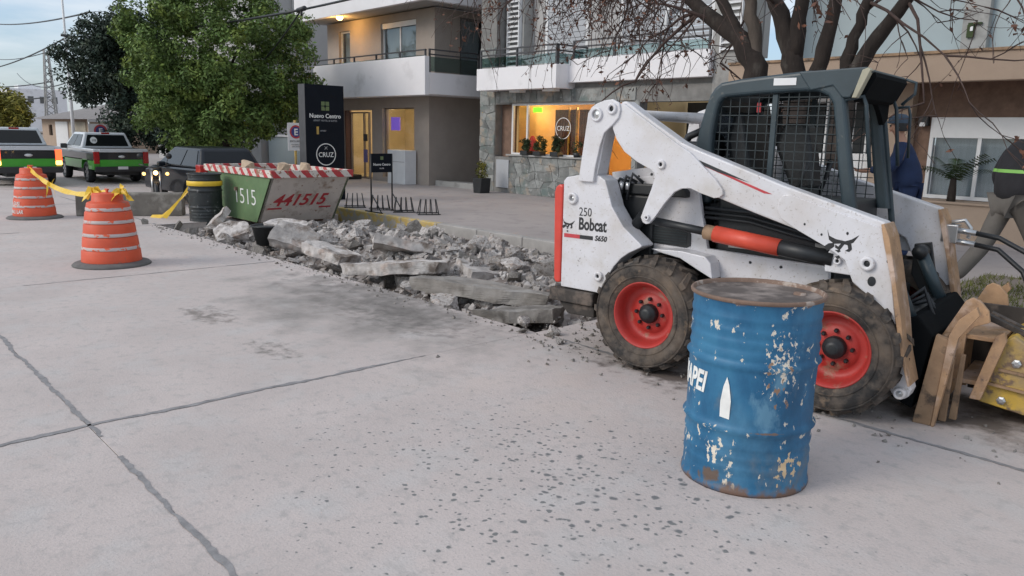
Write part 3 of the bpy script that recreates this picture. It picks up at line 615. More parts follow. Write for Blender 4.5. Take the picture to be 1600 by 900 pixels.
# ================================================================== SKID STEER
SK = thing('skid_steer_loader', 'white and black skid steer loader with red wheel rims parked beside the blue drum', 'skid steer', (-3.12, 4.0545, 0), R(8))
Wd = 1.62
def wheel(x, y0, out, M_=None):
    """out=-1: outer side faces -y"""
    RR = .392; cz = .388
    def MM(): # lathe axis z -> y ; profile z = distance from the outer face
        s = 1 if out < 0 else -1
        return Matrix.Translation((x, y0, cz)) @ Matrix(((1, 0, 0, 0), (0, 0, s, 0), (0, 1, 0, 0), (0, 0, 0, 1)))
    M = MM(); b = MB()
    b.lathe([(.215, .035), (.225, .018), (.25, .004), (.30, -.012), (.33, -.012), (.352, .004), (.358, .02), (.366, .04), (.37, .10), (.37, .20), (.366, .25), (.35, .28), (.31, .295), (.22, .27)], 56, M=M)
    b.lathe([(.336, -.010), (.340, -.017), (.346, -.012)], 56, M=M); b.lathe([(.256, .0), (.260, -.008), (.266, -.004)], 56, M=M)
    n = 18
    for k in range(n):
        for side in (0, 1):
            a = 2*math.pi*(k+.5*side)/n; da = .13
            # lug: slanted block from shoulder to past the centre line
            z0, z1 = (.0, .16) if side == 0 else (.285, .13); r0, r1 = .355, RR
            def P(r, aa, z): return (r*math.cos(aa), r*math.sin(aa), z)
            w0, w1 = .062, .045; sl = .16
            v = [P(r0-.004, a-w0, z0), P(r0-.004, a+w0, z0), P(r0, a+sl+w1, z1), P(r0, a+sl-w1, z1), P(r1-.012, a-w0*.85, z0+(.012 if side == 0 else -.012)), P(r1-.012, a+w0*.85, z0+(.012 if side == 0 else -.012)), P(r1, a+sl+w1*.8, z1), P(r1, a+sl-w1*.8, z1)]
            b.add(v, [(0, 3, 2, 1), (4, 5, 6, 7), (0, 1, 5, 4), (1, 2, 6, 5), (2, 3, 7, 6), (3, 0, 4, 7)], 0, False, M)
            # shoulder block
            zs = -.002 if side == 0 else .287
            v = [P(.315, a-w0*.8, zs), P(.315, a+w0*.8, zs), P(r0+.004, a+w0, zs), P(r0+.004, a-w0, zs)]; zz = .03 if side == 0 else -.03
            v += [P(.33, a-w0*.8, zs+zz), P(.33, a+w0*.8, zs+zz), P(r1-.012, a+w0*.85, zs+zz*.5), P(r1-.012, a-w0*.85, zs+zz*.5)]
            b.add(v, [(0, 3, 2, 1), (4, 5, 6, 7), (0, 1, 5, 4), (1, 2, 6, 5), (2, 3, 7, 6), (3, 0, 4, 7)], 0, False, M)
    b.build('tyre', m_tyre, SK)
    b = MB(); b.lathe([(.218, .034), (.226, .022), (.222, .016), (.214, .02), (.200, .045), (.190, .075), (.186, .115), (.165, .125), (.135, .128), (.13, .118), (.075, .115), (.0, .115)], 48, M=M); rim = b.build('rim', m_rim, SK)
    b = MB(); b.lathe([(.066, .115), (.066, .085), (.058, .068), (.045, .064), (.04, .05), (.02, .046), (.0, .046)], 24, M=M); b.build('hub', m_black, rim)
    for k in range(8):
        a = 2*math.pi*k/8; b = MB(); b.lathe([(.013, .118), (.013, .096), (.008, .09), (.0, .09)], 6, M=M @ Matrix.Translation((.098*math.cos(a), .098*math.sin(a), 0)), smooth=False); b.build('wheel_nut', m_black, rim)
for x in (-.03, 1.185): wheel(x, 0, -1); wheel(x, Wd, 1)
# chassis
b = MB(); b.box(-.46, 1.28, .30, Wd-.30, .20, .62); b.build('chassis', m_black, SK, .01)
b = MB(); b.prism([(-.78, .36), (-.47, .36), (-.47, .28), (-.70, .28)], .10, Wd-.10); b.prism([(-.84, .465), (-.46, .465), (-.46, .37), (-.84, .37)],   .06, Wd-.06); b.build('rear_bumper', m_bump, SK, .01)
for s in (0, 1):
    fy = lambda a: a if s == 0 else Wd-a
    def pr(poly, a, c, m, name, bev=.006, par=SK):
        y0, y1 = sorted((fy(a), fy(c))); b = MB(); b.prism(poly, y0, y1); return b.build(name, m, par, bev)
    tower = pr([(-.755, 1.235), (-.73, 1.262), (-.60, 1.285), (-.466, 1.285), (-.412, 1.255), (-.395, 1.215), (-.347, 1.081), (-.249, .951), (-.119, .856), (-.10, .838), (-.113, .825), (-.20, .78), (-.257, .737), (-.31, .675), (-.348, .614), (-.39, .54), (-.42, .473), (-.752, .477)], .08, .24, m_white, 'rear_tower')
    pr([(-.833, 1.15), (-.82, 1.19), (-.79, 1.21), (-.757, 1.2), (-.757, .505), (-.80, .50), (-.815, .53)], .075, .30, m_redl, 'tail_lamp_panel', .012)
    # fender lip over the rear wheel
    ar = [(-.43+.0, .50)]; arc = [(-.03+.435*math.cos(a), .388+.435*math.sin(a)) for a in [R(165-k*10) for k in range(13)]]; arc2 = [(-.03+.40*math.cos(a), .388+.40*math.sin(a)) for a in [R(165-k*10) for k in range(13)]]
    # side body
    pr([(-.50, .50), (-.50, 1.26), (-.145, 1.291), (.149, 1.25), (.249, .835), (1.04, .808), (1.06, .50), (.8, .42), (.44, .42), (.40, .62), (.25, .74), (0, .79), (-.2, .74), (-.38, .60), (-.42, .5)], .33, .37, m_white, 'side_panel')
    vent = pr([(-.243, .955), (.10, .95), (.128, .92), (.13, .84), (.10, .825), (-.20, .835), (-.25, .87)], .322, .335, m_black, 'vent', .004)
    for k in range(6):
        z = .845+k*.018; y0, y1 = sorted((fy(.316), fy(.324))); b = MB(); b.box(-.21, .10, y0, y1, z, z+.006); b.build('vent_slat', m_mesh, vent)
    pr([(.13, .818), (.30, .80), (.34, .76), (.36, .66), (.27, .70), (.12, .77), (-.02, .79), (-.10, .81)], .20, .335, m_white, 'fender')
    # rear link
    link = pr([(-.56, 1.64), (-.553, 1.70), (-.525, 1.74), (-.488, 1.762), (-.43, 1.782), (-.363, 1.79), (-.31, 1.765), (-.299, 1.72), (-.31, 1.67), (-.354, 1.624), (-.417, 1.569), (-.447, 1.48), (-.457, 1.43), (-.475, 1.35), (-.49, 1.24), (-.612, 1.24)], .05, .075, m_white, 'lift_link')
    pr([(-.50, 1.70), (-.42, 1.74), (-.41, 1.60), (-.435, 1.50), (-.445, 1.43), (-.47, 1.30), (-.50, 1.24), (-.56, 1.24)], .075, .20, m_white, 'lift_link_web', .004)
    def boss(x, z, r, y, hole=.45, m=m_white, par=SK, hm=None):
        d = -1 if s == 0 else 1; M = Matrix.Translation((x, fy(y), z)) @ Matrix(((1, 0, 0, 0), (0, 0, d, 0), (0, 1, 0, 0), (0, 0, 0, 1)))
        b = MB(); b.lathe([(r, -.015), (r, .012), (r*.92, .018), (r*hole, .018), (r*hole, -.0)], 24, M=M); o = b.build('pivot_boss', m, par)
        b = MB(); b.lathe([(r*hole, .004), (r*hole*.3, .004), (0, .008)], 16, M=M); b.build('pin', hm or m_black, o)
    boss(-.479, 1.69, .047, .052, .66, hm=m_chrome); boss(-.360, 1.728, .038, .052, .5); boss(.02, 1.38, .030, .068, .45); boss(-.67, 1.117, .042, .078, .5, hm=m_chrome); boss(-.428, .593, .036, .078, .4)
    boss(1.323, .896, .040, .065, .45); boss(1.56, .205, .032, .072, .6, hm=m_chrome); boss(-.061, 1.033, .020, .064, .45)
    # lift arm: beam + raised plates
    arm = pr([(-.311, 1.775), (-.28, 1.778), (-.147, 1.692), (.136, 1.523), (.227, 1.486), (.81, 1.291), (1.386, 1.125), (1.474, .814), (1.557, .402), (1.612, .23), (1.60, .19), (1.579, .17), (1.545, .17), (1.511, .194), (1.455, .285), (1.452, .42), (1.449, .561), (1.42, .63), (1.369, .689), (1.31, .73), (1.252, .773), (1.22, .84), (1.191, .903), (1.106, .948), (.908, 1.042), (.647, 1.118), (.394, 1.196), (.231, 1.249), (.05, 1.32), (-.15, 1.38), (-.263, 1.452), (-.327, 1.529), (-.36, 1.60), (-.372, 1.66), (-.362, 1.72)], .09, .20, m_white, 'lift_arm', .010)
    pr([(-.311, 1.76), (-.285, 1.762), (-.147, 1.676), (.12, 1.512), (.215, 1.46), (.40, 1.30), (.445, 1.245), (.45, 1.215), (.43, 1.196), (.394, 1.190), (.30, 1.215), (.231, 1.24), (.17, 1.235), (.121, 1.210), (.062, 1.141), (-.01, 1.036), (-.046, .995), (-.07, .988), (-.095, .998), (-.113, 1.03), (-.085, 1.11), (-.045, 1.22), (-.024, 1.296), (-.030, 1.32), (-.05, 1.34), (-.161, 1.389), (-.263, 1.452), (-.327, 1.529), (-.36, 1.60), (-.368, 1.66), (-.357, 1.72)], .066, .092, m_white, 'arm_plate', .004, arm)
    pr([(.80, 1.205), (.82, 1.235), (.86, 1.242), (1.35, 1.102), (1.375, 1.09), (1.455, .80), (1.53, .42), (1.46, .57), (1.375, .695), (1.252, .785), (1.20, .90), (1.106, .955), (.91, 1.047), (.82, 1.10), (.79, 1.15)], .072, .092, m_white, 'arm_plate', .004, arm)
    for x, z, r in ((1.353, .800, .022), (1.50, .40, .03), (1.20, 1.05, .007), (1.425, .92, .008), (1.06, 1.03, .006), (1.54, .36, .008), (.96, 1.08, .006)):
        d = -1 if s == 0 else 1; M = Matrix.Translation((x, fy(.0705), z)) @ Matrix(((1, 0, 0, 0), (0, 0, d, 0), (0, 1.25, 0, 0), (0, 0, 0, 1))); b = MB(); b.lathe([(r, 0), (r*.3, .001), (0, .001)], 16, M=M); b.build('arm_hole', m_black, arm)
    for k in range(7): # bolt heads and wear holes on the side panel and tower
        x, z = ((-.72, .60), (-.66, .58), (-.60, .56), (.33, .76), (.55, .78), (.75, .775), (.18, .79))[k]
        if k < 3: continue
        M = Matrix.Translation((x, fy(.329), z)) @ Matrix(((1, 0, 0, 0), (0, 0, -1 if s == 0 else 1, 0), (0, 1, 0, 0), (0, 0, 0, 1))); b = MB(); b.lathe([(.009, 0), (.009, .004), (0, .005)], 10, M=M); b.build('bolt', m_black, SK)
    # front face of the arm with the paint scraped off
    ed = [(1.376, 1.118), (1.392, 1.12), (1.425, 1.05), (1.468, .88), (1.49, .78), (1.53, .62), (1.565, .42), (1.61, .26), (1.60, .26), (1.548, .42), (1.505, .60), (1.465, .79), (1.44, .88), (1.40, 1.02)]
    pr(ed, .04, .24, m_tan, 'arm_front_edge', .003, arm)
    # red pin stripe and black flash on the beam
    if s == 0:
        b = MB(); b.prism([(.255, 1.398), (.27, 1.402), (.75, 1.236), (.70, 1.238)], .088, .0895); b.build('red_stripe', m_redp, arm)
        b = MB(); b.prism([(.245, 1.408), (.27, 1.415), (.60, 1.298), (.40, 1.348), (.26, 1.397)], .0875, .0892); b.build('black_stripe', m_black, arm)
    # lift cylinder
    ya = .15; a0 = Vector((-.09, fy(ya), 1.01)); a1 = Vector((1.13, fy(ya), .885)); P = lambda u: a0.lerp(a1, u)
    b = MB(); b.tube([P(.0), P(.42)], .026, 12); b.build('cylinder_rod', m_black, SK)
    b = MB(); b.tube([P(.33), P(.40)], .047, 16); b.build('rod_collar', m_tand, SK)
    b = MB(); b.tube([P(.65), P(.99)], .048, 16); b.tube([P(.40), P(.99)], .036, 12); b.build('cylinder_barrel', m_black, SK)
    b = MB(); b.tube([P(.385), P(.73)], .052, 16); b.build('cylinder_guard', m_redc, SK)
    pr([(1.08, .815), (1.075, .90), (1.10, .945), (1.14, .955), (1.19, .93), (1.225, .87), (1.235, .81)], .12, .14, m_white, 'cylinder_bracket')
    boss(1.15, .885, .022, .118, .5)
    # control link behind the lift link
    b = MB(); b.tube([(-.02, fy(.24), 1.30), (-.12, fy(.24), 1.12), (-.27, fy(.24), .92)], .040, 10); b.build('control_link', m_black, SK)
# text and emblems on the side facing the camera
def myS(x, z): return face_my(x, .079, z)
text('number_decal', '250', .085, m_blkp, SK, myS(-.615, 1.00), .0006, 0, .0, .85)
text('lettering', 'Bobcat', .118, m_blkp, SK, myS(-.615, .905), .0006, 0, .0035, .70)
text('lettering', 'S650', .050, m_blkp, SK, myS(-.475, .838), .0006, .2, .0018, 1.0)
b = MB(); b.box(-.735, -.60, .0775, .079, .838, .865); b.build('decal_bar', m_redp, SK); b = MB(); b.box(-.60, -.49, .0775, .079, .838, .865); b.build('decal_bar', m_blkp, SK)
def cat_head(cx, cz, s, y):
    b = MB(); P = lambda L_: [(cx+s*a, cz+s*c) for a, c in L_]
    for poly in ([(-.5, .45), (-.42, .25), (-.2, .16), (.1, .12), (.3, .2), (.52, .36), (.36, .10), (.2, .0), (-.02, .03), (-.25, .0), (-.42, .12)],
                 [(-.25, .03), (-.42, .0), (-.56, -.12), (-.45, -.25), (-.3, -.16), (-.22, -.08)], [(-.2, -.12), (-.05, -.2), (.03, -.08), (.1, .04), (-.02, .04), (-.1, -.08), (-.2, -.02)], [(.18, .02), (.3, .05), (.34, -.12), (.26, -.22), (.12, -.2), (.22, -.12)],
                 [(-.2, -.2), (-.08, -.28), (.0, -.22), (-.05, -.18)], [(-.18, -.42), (-.05, -.36), (.0, -.44), (-.08, -.5)]):
        b.prism(P(poly), y-.0012, y)
    return b.build('animal_head_decal', m_blkp, SK)
cat_head(1.175, .985, .17, .072); cat_head(-.70, .925, .10, .079)
# engine bay, rear door, radiator
b = MB(); b.box(-.70, -.15, .30, Wd-.30, .46, 1.16); b.build('engine_bay', m_black, SK, .02)
b = MB(); b.prism([(-.50, 1.16), (-.45, 1.23), (.05, 1.24), (.10, 1.2), (.1, 1.16)], .28, Wd-.28); b.build('engine_hood', m_black, SK, .01)
b = MB(); b.box(-.80, -.71, .30, Wd-.30, .48, 1.16); b.build('rear_door', m_white, SK, .02)
b = MB(); b.prism([(-.50, 1.17), (-.52, 1.30), (-.14, 1.36), (-.12, 1.2)], .335, .345); pl = b.build('pivot_plate', m_white, SK)
for x, z in ((-.42, 1.26), (-.36, 1.22), (-.30, 1.28), (-.28, 1.18), (-.2, 1.30)): b = MB(); b.lathe([(.010, 0), (0, .001)], 10, M=Matrix.Translation((x, .333, z)) @ Matrix(((1, 0, 0, 0), (0, 0, -1, 0), (0, 1, 0, 0), (0, 0, 0, 1)))); b.build('bolt_hole', m_black, pl)
for i in range(3): b = MB(); x = -.44+.05*i; b.tube([(x, .26, 1.12), (x+.01, .26, 1.22), (x+.03, .27, 1.26+.02*i), (x+.10, .30, 1.24)], .012, 8); b.build('hydraulic_hose', m_hose, SK); b = MB(); b.tube([(x, .26, 1.19), (x+.004, .26, 1.24)], .019, 8); b.build('hose_fitting', m_chrome, SK)
# box, hoses, clips and painted see-through light in the gap under the arm
b = MB(); b.box(.26, 1.05, .42, Wd-.42, .60, 1.18); b.build('lower_cab_box', m_black, SK, .02)
for x0, x1, z0 in ((.36, .50, .85), (.52, .72, .85), (.92, 1.03, .91)): b = MB(); b.box(x0, x1, .405, .418, z0, z0+.045); b.build('see_through_light', m_conc, SK)  # grey boxes stand in for light showing through the gap
for z in (1.02, 1.05, .99): b = MB(); b.tube([(.2, .36, z+.05), (.5, .38, z+.04), (.8, .39, z-.02), (1.08, .36, z-.06)], .011, 8); b.build('hydraulic_hose', m_hose, SK)
for x, z, m in ((.50, 1.12, m_redp), (.56, 1.115, m_yel), (.62, 1.11, m_redp)): b = MB(); b.box(x, x+.035, .38, .40, z, z+.022); b.build('wire_clip', m, SK)
# cab
CY0, CY1 = .42, Wd-.42
outer = [(.06, 1.12), (.062, 1.30), (.067, 1.494), (.080, 1.58), (.097, 1.66), (.120, 1.75), (.148, 1.83), (.178, 1.875), (.218, 1.905), (.35, 1.925), (.545, 1.943), (.772, 1.963), (.90, 1.955), (.97, 1.90), (1.004, 1.80), (1.03, 1.66), (1.075, 1.42), (1.135, 1.12)]
inner = [(.19, 1.12), (.185, 1.30), (.180, 1.50), (.183, 1.58), (.192, 1.66), (.202, 1.73), (.215, 1.775), (.235, 1.80), (.265, 1.812), (.36, 1.820), (.545, 1.832), (.772, 1.842), (.85, 1.838), (.905, 1.81), (.935, 1.765), (.955, 1.66), (.995, 1.42), (1.05, 1.12)]
CAB = None
for s in (0, 1):
    fy = lambda a: a if s == 0 else Wd-a
    b = MB(); n = len(outer); ys = [fy(CY0), fy(CY0+.07)]
    v = [(x, ys[0], z) for x, z in outer]+[(x, ys[0], z) for x, z in inner]+[(x, ys[1], z) for x, z in outer]+[(x, ys[1], z) for x, z in inner]
    f = []
    for i in range(n-1): f += [(i, i+1, n+i+1, n+i), (2*n+i, 3*n+i, 3*n+i+1, 2*n+i+1), (i, 2*n+i, 2*n+i+1, i+1), (n+i, n+i+1, 3*n+i+1, 3*n+i)]
    f += [(0, n, 3*n, 2*n), (n-1, 3*n-1, 4*n-1, 2*n-1)][:1]
    b.add(v, f, 0, False); fr = b.build('cab_side_frame', m_cab, SK, .022, 3)
    # welded window mesh
    ym = fy(CY0+.045); b = MB()
    def span_z(x):  # opening limits at x
        zs = []
        for i in range(n-1):
            (x0, z0), (x1, z1) = inner[i], inner[i+1]
            if (x0-x)*(x1-x) <= 0 and abs(x1-x0) > 1e-6: zs.append(z0+(z1-z0)*(x-x0)/(x1-x0))
        return max(zs) if zs else 1.8
    for k in range(13): x = .215+k*.063; zt_ = span_z(min(max(x, .2), .95)); b.box(x-.0028, x+.0028, ym-.0028, ym+.0028, 1.12, zt_)
    for k in range(13):
        z = 1.15+k*.055
        if z > 1.82: break
        xs = [p for p in (.185, 1.03-(z-1.15)*.14)]; b.box(xs[0], xs[1], ym-.0028, ym+.0028, z-.0028, z+.0028)
    b.build('window_mesh', m_mesh, SK)
    b = MB(); b.box(.555, .59, ym-.01, ym+.01, 1.12, 1.83); b.build('window_mullion', m_cab, SK, .004)
    # front grab bar and hand rail
    b = MB(); b.tube([(1.0, fy(CY0+.02), 1.79), (1.09, fy(CY0+.06), 1.81), (1.11, fy(CY0+.06), 1.76), (1.16, fy(CY0+.08), 1.40)], .012, 8); b.build('grab_bar', m_cab, SK)
# roof, rear frame, seat and controls
b = MB(); ro = [(.12, 1.72), (.148, 1.825), (.178, 1.87), (.218, 1.90), (.35, 1.921), (.545, 1.939), (.772, 1.958), (1.02, 1.966), (1.13, 1.962), (1.135, 1.94), (1.0, 1.93), (.77, 1.90), (.35, 1.87), (.24, 1.845), (.19, 1.80), (.165, 1.72)]
b.prism(ro, CY0+.012, CY1-.012); b.build('cab_roof', m_cab, SK, .01)
b = MB(); b.prism([(.72, 1.955), (1.115, 1.972), (1.125, 1.955), (1.035, 1.80), (.99, 1.80), (.93, 1.87), (.80, 1.845)], CY0-.01, CY0+.03); b.build('roof_cheek', m_cab, SK, .008)
b = MB(); b.prism([(1.045, 1.80), (1.07, 1.80), (1.135, 1.955), (1.12, 1.968), (1.09, 1.955)], CY0-.014, CY0+.05); b.build('door_seal', mat('cream_seal', (.38, .36, .27), .8, .15, 8), SK, .003)
b = MB(); b.prism([(.96, 1.92), (1.14, 1.945), (1.15, 1.92), (1.09, 1.80), (1.04, 1.78)], CY0+.06, CY1-.03); b.prism([(CY0+.30, 1.90), (CY1-.01, 1.92), (CY1-.01, 1.70), (CY1-.09, 1.66), (CY1-.2, 1.74)], 1.02, 1.05, axis='x'); b.build('front_door_header', mat('matt_black', (.008, .009, .010), .95, .2, 5, spec=.1), SK)
b = MB(); b.tube([(1.13, CY1, 1.95), (1.19, CY1+.02, 1.93), (1.19, CY1+.02, 1.86), (1.12, CY1, 1.79)], .010, 8); b.tube([(1.09, CY1, 1.77), (1.16, CY1+.03, 1.78), (1.175, CY1+.03, 1.72), (1.19, CY1+.03, 1.45)], .010, 8); b.build('lamp_guard', m_cab, SK)
b = MB(); b.prism([(1.00, 1.78), (1.03, 1.78), (1.17, 1.0), (1.13, 1.0)], CY1-.02, CY1+.012); b.build('door_post', m_cab, SK, .012)
b = MB(); b.box(.46, .60, CY0-.002-.002, CY0+.0, 1.862, 1.905, M=Matrix.Translation((.11, 0, .017))); b.build('roof_sticker', m_alu, SK)
b = MB(); b.prism([(.085, 1.14), (.085, 1.5), (.14, 1.82), (.17, 1.82), (.12, 1.5), (.12, 1.14)], CY0+.07, CY1-.07); b.build('rear_window', m_glassd, SK)
b = MB(); b.box(.18, 1.04, CY0+.05, CY1-.05, 1.06, 1.12); b.build('cab_floor', m_black, SK)
b = MB(); b.prism([(.28, 1.12), (.30, 1.24), (.70, 1.26), (.72, 1.20), (.70, 1.12)], .60, 1.02); b.prism([(.28, 1.2), (.20, 1.55), (.24, 1.72), (.30, 1.73), (.33, 1.6), (.40, 1.25)], .60, 1.02); b.prism([(.60, 1.20), (.46, 1.5), (.50, 1.66), (.66, 1.66), (.70, 1.5), (.74, 1.24)], .80, .98); b.build('seat', m_black, SK, .03, 3)
for y in (.58, 1.04): b = MB(); b.tube([(.68, y, 1.1), (.74, y, 1.32), (.76, y, 1.42)], [.015, .013, .024], 8); b.build('control_lever', m_black, SK)
b = MB(); b.box(.44, .465, .5, .512, 1.72, 1.78); b.build('warning_tag', m_redp, SK)
# rear bar across the arm tops, cross tube, lift-link tie
b = MB(); b.tube([(-.479, .07, 1.69), (-.479, .20, 1.69)], .034, 16); b.tube([(-.479, Wd-.2, 1.69), (-.479, Wd-.07, 1.69)], .034, 16); b.build('link_pin_tube', m_white, SK)
b = MB(); b.tube([(-.36, .20, 1.70), (-.36, .8, 1.70), (-.36, Wd-.2, 1.70)], [.03, .036, .045], 14); b.build('link_cross_tube', m_white, SK)
b = MB(); b.tube([(-.42, 1.15, 1.42), (-.36, 1.15, 1.56), (-.22, 1.15, 1.62), (-.10, 1.15, 1.55), (-.05, 1.15, 1.40)], .03, 10); b.tube([(-.35, 1.0, 1.40), (-.28, 1.0, 1.50), (-.14, 1.0, 1.50), (-.08, 1.0, 1.38)], .03, 10); b.box(-.4, .0, .9, 1.3, 1.25, 1.42); b.build('hydraulic_hose', m_hose, SK)
b = MB(); b.box(1.40, 1.50, .20, Wd-.20, .44, .58); b.build('arm_cross_tube', m_black, SK, .02)
b = MB(); b.prism([(1.44, .12), (1.58, .06), (1.645, .50), (1.56, .60), (1.50, .58)], .30, Wd-.30); b.build('quick_attach_plate', MATS['matt_black'], SK, .01)
for y in (.36, 1.12): 
    b = MB(); b.tube([(1.36, y, .86), (1.52, y, .54)], .040, 14); b.tube([(1.50, y, .58), (1.60, y, .36)], .024, 12); b.build('tilt_cylinder', m_cab, SK)
    b = MB(); b.tube([(1.36, y-.05, .86), (1.36, y+.05, .86)], .045, 14); b.build('cylinder_eye', m_black, SK)
    b = MB(); b.prism([(1.30, .70), (1.30, .90), (1.40, .92), (1.44, .74), (1.5, .5), (1.42, .5)], y+.07, y+.10); b.build('cylinder_lug', m_black, SK, .005)
for k in range(3): b = MB(); b.tube([(1.36, .5+.1*k, .55), (1.52, .55+.1*k, .72-.05*k), (1.60, .6+.1*k, .50), (1.58, .62+.1*k, .3)], .014, 8); b.build('hydraulic_hose', m_hose, SK)
# auxiliary hoses from the far arm
b = MB(); b.box(1.40, 1.50, Wd-.20, Wd-.08, .90, 1.02); b.tube([(1.44, Wd-.10, 1.03), (1.52, Wd-.1, 1.05), (1.56, Wd-.10, 1.0), (1.55, Wd-.10, .93)], .014, 8); b.build('coupler_block', m_chrome, SK, .006)
for k, (z, e) in enumerate(((.985, .10), (.91, -.05))):
    y = Wd-.14; b = MB(); b.tube([(1.48, y, z), (1.60, y, z-.012)], .02, 10); b.build('coupler', m_chrome, SK)
HO = thing('breaker_frame', 'rusty tan steel attachment frame with worn yellow bolted end on the loader front', 'loader attachment', (-3.12, 4.0545, 0), R(8))
for k, (z, e) in enumerate(((.985, .0), (.91, -.16))):
    y = Wd-.14; b = MB(); b.tube([(1.60, y, z-.012), (1.74, y-.02, z-.03), (1.90, y-.08, z-.10+e*.3), (2.04, y-.16, z-.26+e), (2.12, y-.25, z-.50+e*.6), (2.14, y-.34, .36)], .017, 10); b.build('hydraulic_hose', m_hose, HO)
# frame: upright members, gusset plate, shelves and the yellow bolted guard
b = MB(); b.prism([(1.60, .0), (1.695, .0), (1.73, .50), (1.665, .52)], .26, .31); b.build('upright_member', m_tand, HO, .004)
b = MB(); b.prism([(1.60, .0), (1.695, .0), (1.73, .50), (1.665, .52)], 1.25, 1.30); b.build('upright_member', m_tand, HO, .004)
b = MB(); b.prism([(1.64, .03), (1.66, .03), (1.70, .50), (1.68, .50)], .31, 1.25); b.build('back_plate', m_tand, HO, .004)
for y in (.25, 1.29): b = MB(); b.prism([(1.697, .0), (1.712, .0), (1.775, .52), (1.86, .66), (1.84, .70), (1.765, .62), (1.73, .53)], y, y+.05); b.build('lit_edge_strip', m_tan, HO, .002)  # lit edge of the upright, put in as a paler tan strip
for x, y in ((1.735, .33), (1.775, .40)): b = MB(); b.prism([(x-.02, .02), (x+.018, .02), (x+.022, .40), (x-.0, .40)], y, y+.03); b.build('rib', m_tand, HO, .003)
for y in (.48, 1.12): b = MB(); b.prism([(1.66, .0), (1.70, .08), (1.77, .20), (1.775, .50), (1.81, .55), (1.881, .585), (1.867, .648), (1.82, .70), (1.78, .712), (1.75, .69), (1.652, .47)], y, y+.03); b.build('gusset_plate', m_tan, HO, .004)
bx('shelf', m_tan, HO, 1.76, 1.95, .50, 1.12, .475, .50, bevel=.003); bx('shelf', m_tan, HO, 1.76, 1.88, .50, 1.12, .215, .24, bevel=.003)
bx('shade_plate', m_bump, HO, 1.74, 2.05, 1.0, 1.03, .06, .60)  # dark sheet added for the shaded void between the shelves
for y, dz in ((.62, 0), (.80, -.02)): b = MB(); b.prism([(1.84, .61+dz), (2.12, .50+dz), (2.12, .475+dz), (1.84, .575+dz)], y, y+.05); b.build('brace', m_bump, HO, .003)
b = MB(); b.prism([(1.835, .15), (1.89, .15), (1.975, .50), (1.96, .55), (1.92, .52)], .44, .49); b.build('end_flange', m_tan, HO, .004)
b = MB(); b.prism([(1.905, .25), (1.965, .50), (2.0, .525), (2.06, .49), (2.5, .45), (2.5, .20), (2.0, .235)], .50, 1.0); b.build('upper_guard', m_yel, HO, .008)
b = MB(); b.prism([(1.87, .12), (1.90, .232), (2.0, .22), (2.5, .18), (2.5, .03)], .53, 1.0); b.build('lower_guard', m_yel, HO, .008)
b = MB(); b.prism([(1.95, .34), (2.5, .30), (2.5, .285), (1.95, .325)], .485, .51); b.prism([(1.90, .25), (2.5, .20), (2.5, .185), (1.90, .235)], .49, .53); b.build('guard_seam', m_tand, HO)
for x, z, y in ((2.03, .38, .50), (2.10, .33, .485), (1.98, .15, .53), (2.2, .40, .50), (2.15, .12, .53), (2.3, .3, .485)):
    b = MB(); b.lathe([(.024, 0), (.024, .014), (.012, .018), (0, .018)], 6, M=Matrix.Translation((x, y, z)) @ Matrix(((1, 0, 0, 0), (0, 0, -1, 0), (0, 1, 0, 0), (0, 0, 0, 1))), smooth=False); b.build('bolt', m_chrome, HO)

# ================================================================== BUILDINGS
def room(parent, x0, x1, y0, y1, z0, z1, m, name='interior'):
    b = MB(); b.box(x0, x1, y1, y1+.1, z0, z1); b.box(x0-.1, x0, y0, y1+.1, z0, z1); b.box(x1, x1+.1, y0, y1+.1, z0, z1); b.box(x0-.1, x1+.1, y0, y1+.1, z1, z1+.1); b.box(x0-.1, x1+.1, y0, y1+.1, z0-.06, z0)
    return b.build(name, m, parent)
def pt(x, y, z, e, c=(1, .62, .28), r=.12):
    e *= 2.2
    l = bpy.data.lights.new('lamp_light', 'POINT'); l.energy = e; l.color = c; l.shadow_soft_size = r; o = bpy.data.objects.new('lamp_light', l); COL.objects.link(o); o.location = (x, y, z); return o
def window(parent, x0, x1, z0, z1, y, fm, gm, cuts=(), fw_=.05, behind=None, name='window'):
    """frame in the y plane facing -y with panes between vertical cuts"""
    b = MB(); xs = [x0, *cuts, x1]
    b.box(x0, x1, y, y+.06, z0, z0+fw_); b.box(x0, x1, y, y+.06, z1-fw_, z1)
    for x in xs: xx = min(max(x, x0+fw_/2), x1-fw_/2); b.box(xx-fw_/2, xx+fw_/2, y, y+.06, z0+fw_, z1-fw_)
    fr = b.build(name, fm, parent)
    for a, c in (zip(xs[:-1], xs[1:]) if gm else ()): bx('pane', gm, fr, a+fw_/2, c-fw_/2, y+.02, y+.028, z0+fw_, z1-fw_)
    if behind: bx('curtain', behind, fr, x0+fw_, x1-fw_, y+.12, y+.13, z0+fw_, z1-fw_)
    return fr
def railing(parent, p0, p1, z0, z1, n, m=m_rail, gm=m_glassg, rails=2):
    p0 = Vector(p0); p1 = Vector(p1); d = (p1-p0); l = d.length; a = math.atan2(d.y, d.x); M = Matrix.Translation((p0.x, p0.y, 0)) @ Matrix.Rotation(a, 4, 'Z')
    for i in range(n+1): x = l*i/n; b = MB(); b.box(x-.02, x+.02, -.02, .02, z0, z1, M=M); b.build('railing_post', m, parent)
    for k in range(rails): z = z1-.02-k*.12; b = MB(); b.box(-.02, l+.02, -.024, .024, z, z+.03, M=M); b.build('railing_rail', m, parent)
    for i in range(n): b = MB(); b.box(l*i/n+.04, l*(i+1)/n-.04, -.005, .005, z0+.03, z1-.18, M=M); b.build('railing_pane', gm, parent)

